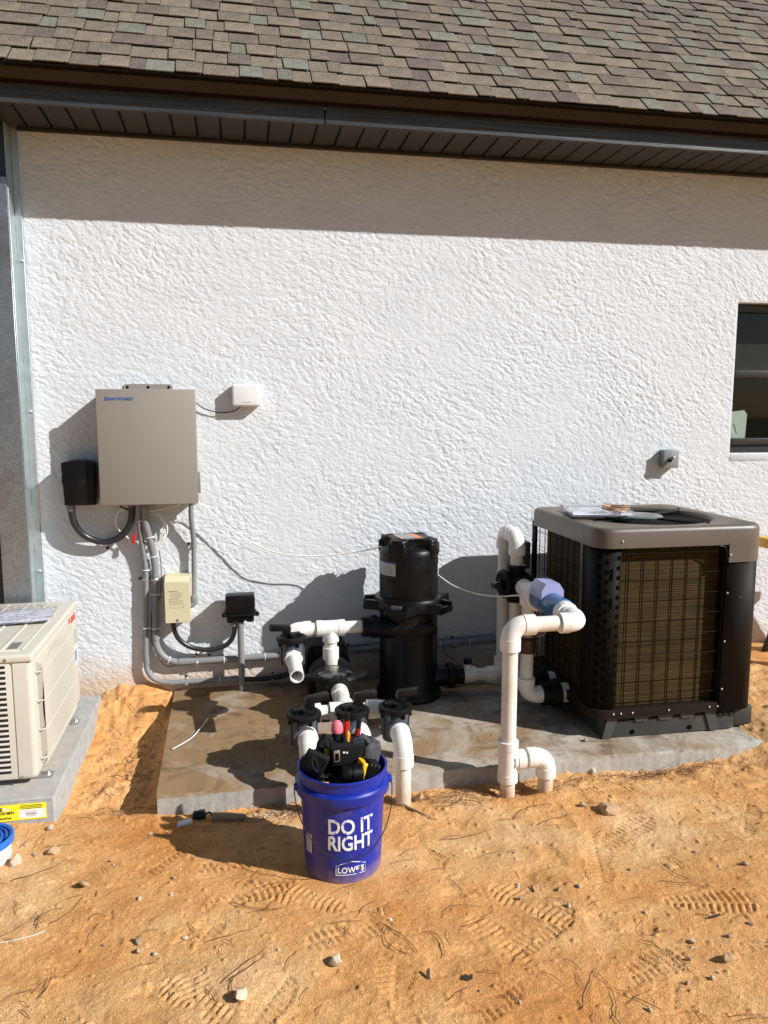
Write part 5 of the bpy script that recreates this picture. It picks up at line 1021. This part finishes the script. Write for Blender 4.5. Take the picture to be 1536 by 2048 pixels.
# contents
M_fab = mat('black fabric', (.010, .010, .011), .85, spec=.2, var=.3, bump=.0006, bscale=500); M_fabg = mat('charcoal fabric', (.055, .055, .065), .8, var=.3, vscale=30, bump=.001, bscale=200)
zr = bz+.372*BS; bk.scale = (BS, BS, BS); ground_dust(M_bk, .0, .06, (.40, .26, .14), .55, 30)
pouch = root('tool_pouch', (bx, by+.02, zr-.06), 'black and grey fabric tool pouch with a metal clip, stuffed in the bucket', 'tool pouch')
q = MB(); q.tube(spline([(bx-.115, by-.03, zr-.06), (bx-.122, by-.025, zr+.01), (bx-.098, by-.03, zr+.05), (bx-.055, by-.05, zr+.02)]), [.03]*19, 4) if False else None
def slabby(par, name, c, size, rot, m, bev=.008, jit=.004, seg=3):
    q = MB(); q.box([-s/2 for s in size], [s/2 for s in size], bev, seg); rnd = random.Random(hash(name) % 97)
    M = Matrix.Translation(c) @ Matrix.Rotation(R(rot[2]), 4, 'Z') @ Matrix.Rotation(R(rot[1]), 4, 'Y') @ Matrix.Rotation(R(rot[0]), 4, 'X')
    bmesh.ops.subdivide_edges(q.bm, edges=[e for e in q.bm.edges if e.calc_length() > .02], cuts=3, use_grid_fill=True)
    for v in q.bm.verts: v.co += Vector((rnd.uniform(-1, 1), rnd.uniform(-1, 1), rnd.uniform(-1, 1)))*jit*.5
    q.bm.transform(M); return q.build(name, m, par, ang=70)
slabby(pouch, 'pocket', (bx+.012, by-.028, zr+.045), (.115, .028, .075), (8, 0, 2), M_fab)
slabby(pouch, 'pocket', (bx-.005, by+.035, zr+.012), (.15, .07, .12), (0, 0, 5), M_fab, .02, .006)
slabby(pouch, 'side_pocket', (bx+.078, by+.0, zr+.025), (.065, .085, .11), (5, 14, 25), M_fabg, .018, .010)
slabby(pouch, 'belt', (bx-.095, by-.035, zr+.025), (.075, .022, .085), (10, 24, -12), M_fab); slabby(pouch, 'belt', (bx-.055, by+.005, zr+.075), (.04, .022, .05), (0, 35, 10), M_fab)
q = MB(); q.box((bx-.034, by-.052, zr+.030), (bx-.014, by-.0495, zr+.070), .002); q.build('clip', M_steel, pouch); q = MB(); q.box((bx-.030, by-.0535, zr+.036), (bx-.018, by-.0522, zr+.060), .001, 1); q.build('clip_slot', M_dark, pouch)
dashes(pouch, (bx-.004, by-.0465, zr+.056), (1, 0, -.15), (.15, 0, 1), .018, .006, M_tie, 8, 'brand_tag')
q = MB(); q.tube([(bx-.095+.008*math.cos(t)-.018*math.sin(t)*.35, by-.052, zr+.03+.026*math.sin(t)) for t in np.linspace(0, 6.283, 16)], .0008, 5); q.build('stitching', M_fabg, pouch)
def tool(name, label, cat, a, b_, prof, mats, n=12):
    """a turned handle from a (low) to b_ (top): prof = list of (fraction, radius, material index)"""
    rt = root(name, a, label, cat); a = Vector(a); b_ = Vector(b_); d = b_-a
    for k in range(max(m for _, _, m in prof)+1):
        P_ = [(f, r_) for f, r_, m in prof if m == k]; q = MB(); q.lathe(a, [(r_, f*d.length) for f, r_ in P_], n, d); q.build(('shaft', 'grip', 'cap')[min(k, 2)], mats[k], rt)
    return rt
tool('chalk_bottle', 'stubby black tool in the bucket with a pink rounded top', 'tool', (bx-.012, by+.03, zr-.02), (bx-.012, by+.035, zr+.135), [(0, .017, 0), (.74, .0175, 0), (.745, .019, 1), (.80, .0205, 1), (.92, .018, 1), (.98, .011, 1), (1.0, .002, 1)], [M_fab, M_pink], 20)
tool('screwdriver', 'red and black screwdriver handle standing tallest in the bucket', 'screwdriver', (bx+.012, by+.055, zr-.02), (bx+.028, by+.065, zr+.148), [(0, .009, 0), (.45, .0095, 0), (.60, .011, 0), (.83, .0105, 0), (.835, .009, 1), (.93, .0075, 1), (1, .006, 1)], [M_red, M_black])
tool('screwdriver', 'red screwdriver leaning right in the tool pouch', 'screwdriver', (bx+.040, by+.03, zr-.01), (bx+.066, by+.045, zr+.13), [(0, .010, 0), (.5, .0105, 0), (.78, .0095, 0), (.785, .0085, 1), (.92, .008, 1), (1, .005, 1)], [mat('dark red plastic', (.28, .012, .012), .4), M_black])
tool('flashlight', 'dark grey flashlight end poking out of the tool pouch', 'flashlight', (bx+.040, by+.025, zr-.01), (bx+.050, by-.030, zr+.085), [(0, .014, 0), (.7, .015, 0), (.82, .019, 0), (.97, .019, 0), (1, .016, 0), (1.0, .013, 1), (1.012, .012, 1)], [mat('olive black rubber', (.03, .03, .026), .5), mat('lens', (.02, .03, .04), .08)], 18)
for k, (dx, lean, lb) in enumerate(((-.048, -.008, 'yellow and black pliers handle beside the pink-topped tool'), (-.002, .012, 'yellow pliers handle between pink-topped tool and red screwdriver'))):
    tool('pliers_handle', lb, 'pliers', (bx+dx, by-.004, zr+.02), (bx+dx+lean, by+.0, zr+.092-.004*k), [(0, .007, 0), (.55, .0085, 0), (.56, .009, 1), (.85, .010, 1), (1, .004, 1)], [mat('yellow grip %d' % k, (.62, .50, .03), .45), M_fab])
tool('pliers_handle', 'orange handled pliers behind the flashlight', 'pliers', (bx+.014, by+.012, zr+.02), (bx+.022, by+.012, zr+.105), [(0, .007, 0), (.9, .0085, 0), (1, .003, 0)], [mat('amber grip', (.65, .25, .02), .4)])
dr_ = root('cordless_drill', (bx+.03, by-.07, zr-.05), 'black and yellow cordless drill lying across the top of the bucket', 'drill')
q = MB(); q.lathe((bx-.015, by-.085, zr+.005), [(.022, 0), (.026, .006), (.026, .03), (.030, .034), (.031, .065), (.022, .07)], 24, (1, .12, -.12)); q.build('motor_head', M_blackg, dr_)
slabby(dr_, 'housing', (bx+.052, by-.064, zr+.006), (.020, .050, .055), (0, 18, 12), M_yellow, .006, .003)
slabby(dr_, 'battery', (bx+.082, by-.050, zr+.004), (.048, .070, .050), (6, 22, 14), M_black, .008, .002)
for k in range(3): slabby(dr_, 'battery_ridge', (bx+.072+.012*k, by-.058+.004*k, zr+.028-.005*k), (.004, .07, .012), (6, 22, 14), M_blackg, .001, 0, 1)
slabby(dr_, 'trigger_grip', (bx-.075, by-.085, zr-.025), (.045, .02, .014), (0, -10, -30), M_yellow, .008, .002)
gl = slabby(None, 'work_glove', (bx-.03, by-.02, zr-.055), (.24, .20, .05), (0, 0, 10), M_fab, .02, .014) if False else None
fill = root('rolled_gloves', (bx, by, zr-.09), 'dark work gloves wadded under the tools in the bucket', 'gloves')
for k in range(9):
    t = k*.7; slabby(fill, 'glove_fold', (bx+.08*math.cos(t), by+.075*math.sin(t)-.01, zr-.055+.01*math.sin(k*2)), (.09, .06, .05), (k*37 % 50, k*23 % 40-20, k*61 % 180), M_fabg if k % 3 == 0 else M_fab, .014, .010)
slabby(fill, 'glove_fold', (bx, by, zr-.10), (.19, .19, .06), (0, 0, 20), M_fab, .02, .01)

# ------------------------------------------------------------------ odds and ends on the ground
tub = root('blue_lidded_tub', (-.86, -1.36, 0), 'small white and blue plastic tub at the left, filled with coiled blue line', 'tub')
tx, ty = (-0.869, -1.363, 0.000)[0], (-0.869, -1.363, 0.000)[1]; tz = gz(tx, ty)-.004
q = MB(); q.lathe((tx, ty, tz), [(.075, 0), (.080, .003), (.092, .075), (.088, .075), (.078, .01), (.01, .01)], 40); q.build('tub_wall', M_lite, tub)
q = MB(); q.lathe((tx, ty, tz), [(.0915, .062), (.096, .064), (.098, .085), (.092, .088), (.084, .084), (.084, .066)], 40); q.build('rim', mat('bright blue plastic', (.02, .16, .55), .4), tub)
q = MB(); q.tube([(tx+(.075-.0007*k)*math.cos(k*.3), ty+(.075-.0007*k)*math.sin(k*.3), tz+.078+.003*math.sin(k*.9)) for k in range(100)], .006, 6); q.build('coiled_line', mat('blue line', (.02, .10, .42), .5), tub); patch(tub, 'paper_band', (tx, ty), .0885, R(-90), R(90), tz+.018, tz+.056, M_paper)

# a sawhorse whose end shows past the heat pump
shs = root('sawhorse', (3.35, -.36, 0), 'yellow topped folding sawhorse standing beyond the heat pump by the wall', 'sawhorse')
st_ = (2.779, -0.360, 0.803)
q = MB(); q.box((st_[0]-.012, -.41, st_[2]-.028), (st_[0]+.75, -.31, st_[2]+.026), .006); q.build('top_beam', M_yellow, shs)
M_leg = mat('black saw leg', (.02, .02, .02), .5)
for xx in (.30, .62):
    for s_ in (-1, 1):
        q = MB(); a_ = Vector((st_[0]+xx, -.36+s_*.03, st_[2]-.02)); b_ = Vector((st_[0]+xx+(.14 if xx > .4 else -.14), -.36+s_*.20, -.01)); M = plane_M(a_, (b_-a_).cross(Vector((0, s_, 0))), (b_-a_)); q.box((-.03, 0, -.012), (.03, (b_-a_).length, .012), .003, mat=M); q.build('leg', M_leg, shs)
# offcut of timber, irrigation fitting, pale scrap in front of the slab
def grow(p, up_=.0): return (p[0], p[1], gz(p[0], p[1])+up_)
M_wood = mat('weathered wood', (.36, .25, .15), .8, var=.3, vscale=30, bump=.002, bscale=60)
a_, b_ = (-0.120, -1.198, 0.020), (-0.001, -1.232, 0.020)
q = MB(); q.tube([(a_[0], a_[1], gz(a_[0], a_[1])+.014), ((a_[0]+b_[0])/2, (a_[1]+b_[1])/2+.004, gz(a_[0], a_[1])+.016), (b_[0], b_[1], gz(b_[0], b_[1])+.011)], [.019, .017, .010], 7); o = q.build('wood_offcut', M_wood, None, a_); tag(o, 'weathered stick lying along the front foot of the slab', 'wood')
a_ = (-0.163, -1.178, 0.020); zf = gz(a_[0], a_[1])
fit = root('pipe_fitting', (a_[0], a_[1], zf), 'small dark green plastic fitting lying at the front of the slab', 'fitting')
M_dg = mat('dark green plastic', (.008, .014, .013), .4)
q = MB(); q.lathe((a_[0]-.03, a_[1], zf+.017), [(.014, 0), (.018, .006), (.018, .022), (.021, .024), (.021, .042), (.015, .046)], 12, (1, -.1, .05)); q.build('body', M_dg, fit); q = MB(); q.tube(spline([(a_[0]+.015, a_[1], zf+.018), (a_[0]+.03, a_[1]-.01, zf+.03), (a_[0]+.045, a_[1]-.005, zf+.012)]), .004, 6); q.build('barb', M_dg, fit)
a_ = (-0.222, -1.236, 0.000); zf = gz(a_[0], a_[1])
q = MB(); q.prism([(-.028, -.010), (.024, -.014), (.028, .006), (-.018, .014)], (a_[0], a_[1], zf-.002), (1, .35, .12), (-.3, 1, .2), (0, -.15, 1), .012, .003); o = q.build('plastic_scrap', M_lite, None, (a_[0], a_[1], zf)); tag(o, 'flat off-white scrap at the edge of the bucket shadow', 'scrap')
q = MB(); q.tube(spline([(-0.299, -0.747, 0.072), (-0.231, -0.661, 0.074), (-0.188, -0.552, 0.078), (-0.160, -0.463, 0.085)]), .0022, 6); o = q.build('wire_offcut', M_tie, None, (-0.231, -0.651, 0.070)); tag(o, 'white wire offcut lying on the left end of the slab', 'wire')
q = MB(); pa = [(-0.697, -1.801, -0.000), (-0.652, -1.795, 0.000), (-0.605, -1.782, 0.000), (-0.583, -1.768, 0.000)]; q.tube(spline([grow(p, .003) for p in pa]), .0010, 6); o = q.build('wire_offcut', M_tie, None, pa[1]); tag(o, 'white wire offcut lying on the open sand', 'wire')
pa = [(0.557, -1.155, 0.000), (0.574, -1.219, 0.000), (0.611, -1.277, 0.000), (0.664, -1.343, 0.000), (0.704, -1.373, 0.000)]; q = MB(); q.tube(spline([grow(p, .004) for p in pa]), [.006]*7+[.005]*10+[.002]*8, 6); o = q.build('dry_stick', M_wood, None, pa[2]); tag(o, 'long dry stick curving away from the bucket base', 'stick')
# stones
def stone_mesh(seed, rough_=.28):
    bm = bmesh.new(); bmesh.ops.create_icosphere(bm, subdivisions=2, radius=1); r_ = random.Random(seed); dirs = [Vector((r_.gauss(0, 1), r_.gauss(0, 1), r_.gauss(0, 1))).normalized() for _ in range(15)]
    for v in bm.verts:
        n_ = v.co.normalized(); s_ = min([1.0]+[(.52+.26*((i*37+seed) % 10)/10)/max(.05, n_.dot(d)) for i, d in enumerate(dirs) if n_.dot(d) > .3]); v.co = n_*s_*(1+r_.uniform(-rough_, rough_)*.18)
    me = bpy.data.meshes.new('stone'); bm.to_mesh(me); bm.free(); me.shade_smooth(); me.set_sharp_from_angle(angle=R(28)); return me
M_stone = mat('pale limestone', (.60, .52, .40), .85, var=.2, vscale=1.2, bump=.003, bscale=6, dust=SAND, dscale=1.6, dlo=.42, dhi=.7, damt=.8)
M_stone2 = mat('sandy stone', (.45, .30, .17), .9, var=.2, vscale=1.2, bump=.003, bscale=6)
M_stone3 = mat('grey stone', (.38, .29, .20), .85, var=.25, vscale=1.4, bump=.003, bscale=6)
SM = {}
for m in (M_stone, M_stone2, M_stone3): SM[m] = []
for k in range(5):
    for m in (M_stone, M_stone2, M_stone3): me = stone_mesh(k*7+3+list(SM).index(m)); me.materials.append(m); SM[m].append(me)
def stone(p, s_, m, label, group=None, k=0, rot=0, flat=.65, name='stone'):
    o = link(name, SM[m][k % 5], None, (p[0], p[1], gz(p[0], p[1])+s_*flat*.45)); o.scale = (s_, s_*.85, s_*flat); o.rotation_euler = (rot*.3, rot*.2, rot); tag(o, label, 'stone', group); return o
stone((0.232, -2.063, 0.000), .026, M_stone, 'white broken stone standing alone in the middle of the sand', k=1, rot=.4, flat=.9)
stone((-0.020, -2.161, 0.000), .030, M_stone, 'off-white flat-sided stone between two boot prints', k=2, rot=1.2, flat=.8)
stone((-0.754, -1.403, 0.000), .032, M_stone, 'white stone touching the blue and white tub', k=3, rot=.2, flat=.9)
stone((-0.655, -1.343, 0.000), .034, M_stone2, 'flat tan stone partly sunk in sand near the yellow label', k=4, rot=.5, flat=.5)
stone((-0.513, -1.561, 0.000), .034, M_stone2, 'wide flat sandy stone casting a small dark shadow', k=0, rot=2.0, flat=.35)
stone((1.344, -1.470, 0.030), .055, M_stone2, 'large orange sandstone lump on the sand right of the return pipes', k=2, rot=.2, flat=.55)
stone((1.266, -1.413, 0.020), .022, M_stone3, 'grey rough stone beside the orange sandstone lump', k=1, rot=.8, flat=.6)
stone((1.434, -1.150, 0.030), .024, M_stone, 'white stone against the slab front right of the return pipes', k=3, rot=.8, flat=.8)
stone((0.671, -1.217, 0.000), .030, M_stone2, 'rounded orange clod at the foot of the right-hand manifold pipe', k=4, rot=.8, flat=.9)
stone((1.303, -2.253, 0.000), .022, M_stone2, 'tan cube-like stone near the edge of the open sand', k=0, rot=.8, flat=.9)
stone((-0.700, -1.177, 0.000), .018, M_stone, 'small white stone at the corner of the grey pad', k=1, rot=.8, flat=.9)
o = link('stone', SM[M_stone3][2], None, (1.62, -1.078, .072)); 
o.location = (*(1.475, -0.993, 0.068)[:2], .072); o.scale = (.015, .013, .009); tag(o, 'small grey stone chip lying on the slab before the heat pump', 'stone')
o = link('stone', SM[M_stone2][2], None, (0, 0, 0)); o.location = (*(1.091, -0.861, 0.068)[:2], .071); o.scale = (.008, .007, .006); tag(o, 'tiny tan chip lying on the slab beside the tall return pipe', 'stone')
peb = [(1.249, -2.166, 0.013), (0.860, -1.801, 0.011), (0.842, -1.872, 0.011), (0.973, -1.866, 0.012), (1.042, -1.863, 0.012), (0.970, -1.947, 0.011), (1.623, -1.879, 0.014), (1.201, -2.226, 0.010), (1.222, -2.302, 0.010), (1.187, -2.013, 0.008), (1.462, -2.131, 0.012), (-0.232, -1.587, 0.010), (-0.233, -1.677, 0.009), (-0.327, -1.680, 0.012), (-0.311, -1.873, 0.018), (-0.300, -1.913, 0.015), (-0.257, -1.935, 0.011), (-0.179, -1.881, 0.011), (-0.404, -1.864, 0.008), (-0.204, -2.094, 0.008), (0.228, -1.982, 0.007), (-0.754, -1.280, 0.010), (-0.710, -1.351, 0.012), (-0.452, -1.437, 0.010), (-0.338, -1.280, 0.010), (-0.135, -1.561, 0.008), (1.365, -2.167, 0.012), (1.148, -2.303, 0.012), (0.682, -2.290, 0.008), (0.998, -2.374, 0.010), (0.595, -2.229, 0.008), (1.250, -1.805, 0.008), (0.909, -1.641, 0.009), (0.644, -1.569, 0.007), (1.513, -1.766, 0.008)]
rp = random.Random(21)
for i, (x, y, r_) in enumerate(peb):
    stone((x, y), r_, (M_stone, M_stone, M_stone3, M_stone2)[i % 4], 'small loose pebble scattered on the trodden sand', 'pebbles on the sand', i, rp.random()*6, .75, 'pebble')
# crumbs of gravel and litter too small to count
def crumbs(name, n, area, smin, smax, m, label, cat_kind='stuff'):
    bm = bmesh.new(); r_ = random.Random(n)
    for _ in range(n):
        x, y = area(r_); s_ = smin*(smax/smin)**(r_.random()**2); z = gz(x, y); a = r_.random()*6
        c = [Vector((x, y, z))+Matrix.Rotation(a, 3, 'Z') @ Vector(p)*s_ for p in ((-1, -.7, -.4), (1, -.6, -.4), (.8, .8, -.4), (-.7, .7, -.4), (-.5, -.4, .7), (.6, -.2, .6), (.3, .5, .8))]
        v = [bm.verts.new(p) for p in c]
        for f in ((0, 1, 5, 4), (1, 2, 6, 5), (2, 3, 6), (3, 0, 4, 6), (4, 5, 6)): bm.faces.new([v[k] for k in f])
    me = bpy.data.meshes.new(name); bm.to_mesh(me); bm.free(); me.materials.append(m); o = link(name, me); tag(o, label, kind='stuff'); return o
wide = lambda r_: (r_.uniform(-1.3, 2.8), r_.uniform(-2.6, -1.16)); edge = lambda r_: (r_.uniform(-.3, 1.7), -1.17-abs(r_.gauss(0, .07))); piles = lambda r_: (r_.gauss(.16, .10), -1.19-abs(r_.gauss(0, .035))); trench = lambda r_: (r_.uniform(-.68, -.36), r_.uniform(-1.1, -.1))
crumbs('gravel', 900, wide, .0012, .006, M_stone, 'fine pale gravel strewn over the sand'); crumbs('gravel', 500, edge, .002, .008, M_stone2, 'crumbled earth along the foot of the slab'); crumbs('gravel', 420, piles, .002, .007, M_stone, 'pale gravel heap at the slab front beside the bucket'); crumbs('gravel', 420, trench, .0015, .008, M_stone2, 'loose earth crumbs in the hollow between slab and pad')
# pine needles and twigs
M_twig = mat('dry twig', (.11, .055, .025), .8, var=.3, vscale=30); M_needle = mat('pine needle', (.20, .10, .045), .7, var=.3, vscale=30)
def twig(x, y, L_, a, bend, r_, m, label, group, name='twig'):
    pts = []
    for k in range(7):
        t = k/6-.5; px_ = x+L_*t*math.cos(a)-bend*(t*t-.08)*math.sin(a); py_ = y+L_*t*math.sin(a)+bend*(t*t-.08)*math.cos(a); pts.append((px_, py_, gz(px_, py_)+.0035+.004*abs(math.sin(k*1.3+x*9))))
    q = MB(); q.tube(pts, [r_*(1.15-.09*k) for k in range(7)], 5); o = q.build(name, m, None, (x, y, gz(x, y))); tag(o, label, 'twig', group); return o
TW = [(-0.638, -1.308, 0.000), (-0.675, -1.467, 0.000), (-0.660, -1.736, 0.000), (-0.599, -1.701, 0.000), (-0.011, -2.038, 0.000), (0.002, -2.050, 0.000), (-0.038, -2.108, 0.000), (0.022, -1.795, 0.000), (-0.045, -1.898, 0.000), (1.380, -1.844, 0.000), (1.420, -1.794, 0.000), (1.156, -2.191, 0.000), (0.981, -2.329, 0.000), (0.922, -2.335, 0.000), (0.431, -1.988, 0.000), (0.398, -2.004, 0.000), (0.397, -1.937, 0.000), (0.769, -1.512, 0.000), (0.631, -1.550, 0.000), (0.774, -1.296, 0.000), (0.963, -1.444, 0.000), (1.126, -1.476, 0.000), (-0.530, -1.690, 0.000), (1.379, -2.078, 0.000), (0.882, -2.274, 0.000), (0.686, -1.946, 0.000), (0.539, -2.031, 0.000), (1.062, -1.390, 0.000), (1.382, -1.914, 0.000), (-0.521, -1.988, 0.000)]
TA = [.1, .5, .9, 1.0, .75, .7, 1.4, -.4, .2, 1.9, 2.0, 2.0, 2.3, 1.2, 2.1, 1.8, 2.2, .1, 1.9, .2, -.1, .25, 1.0, -.1, .9, .5, 1.7, .3, -.5, 1.45]
for i, (p, a) in enumerate(zip(TW, TA)): twig(p[0], p[1], .09+.10*((i*7) % 10)/10, a, (.03 if i % 3 else -.05)*(i % 4), .0011, M_twig if i % 2 else M_needle, 'thin dry twig lying loose on the sand', 'twigs on the sand')
bm = bmesh.new(); r_ = random.Random(77)
def needle(x, y, L_, a, up_=0):
    d = Vector((math.cos(a), math.sin(a), 0)); s_ = Vector((-d.y, d.x, 0))*.0009; z0 = gz(x, y)+.003; p0 = Vector((x, y, z0)); p2 = p0+d*L_; p2.z = gz(p2.x, p2.y)+.003+up_; p1 = (p0+p2)/2+Vector((0, 0, .006+up_*.3))
    v = [bm.verts.new(p) for p in (p0-s_, p0+s_, p1+s_, p1-s_, p2+s_, p2-s_)]+[bm.verts.new(p1+Vector((0, 0, .0016)))]
    bm.faces.new((v[0], v[1], v[6])); bm.faces.new((v[1], v[2], v[6])); bm.faces.new((v[3], v[0], v[6])); bm.faces.new((v[6], v[2], v[4])); bm.faces.new((v[6], v[4], v[5])); bm.faces.new((v[3], v[6], v[5]))
for _ in range(260): needle(r_.uniform(-1.2, 2.7), r_.uniform(-2.5, -1.2), r_.uniform(.03, .10), r_.random()*6.28)
for _ in range(170): needle(r_.uniform(.0, 1.3), -1.17-abs(r_.gauss(0, .06)), r_.uniform(.04, .14), r_.gauss(0, .7)+(3.14 if r_.random() < .5 else 0), max(0, r_.gauss(.0, .012)))
for _ in range(120): needle(r_.gauss(1.72, .16), -1.17-abs(r_.gauss(0, .035)), r_.uniform(.03, .09), r_.gauss(0, .8), max(0, r_.gauss(0, .012)))
for _ in range(70): needle(r_.uniform(-.66, -.38), r_.uniform(-1.1, -.1), r_.uniform(.03, .12), r_.gauss(0, .6))
me = bpy.data.meshes.new('pine_needles'); bm.to_mesh(me); bm.free(); me.materials.append(M_needle); o = link('pine_needles', me); tag(o, 'dry pine needles strewn over sand and along the slab', kind='stuff')
M_scrap = mat('dark dead leaf', (.035, .025, .018), .7, var=.4, vscale=60)
# dark scraps
for k, (p, lb) in enumerate((((1.369, -2.081, 0.000), 'long thin black plastic sliver lying on the sand'), ((0.576, -2.179, 0.000), 'crumpled black leaf-like scrap on the sand'), ((0.894, -1.840, 0.000), 'short black sliver beside the pale pebbles'), ((0.470, -2.159, 0.000), 'curled dark dead leaf standing in the sand'))):
    z = gz(p[0], p[1]); q = MB()
    shp = ([(-.045, 0), (0, -.005), (.045, .002), (.043, .008), (0, .005)], [(-.03, 0), (-.01, -.012), (.02, -.01), (.026, .012), (.005, .006), (-.006, .018)], [(-.004, -.02), (.005, -.018), (.006, .02), (0, .026)], [(-.008, -.014), (.010, -.006), (.014, .022), (-.002, .016)])[k]
    shp = [(a_*.62, b_*.62) for a_, b_ in shp]; q.prism(shp, (p[0], p[1], z+.002), (1, 0, .1), (0, 1, .25 if k != 3 else 1.2), (0, -.2, 1), .003); o = q.build('debris_scrap', M_scrap, None, (p[0], p[1], z)); tag(o, lb, 'debris')
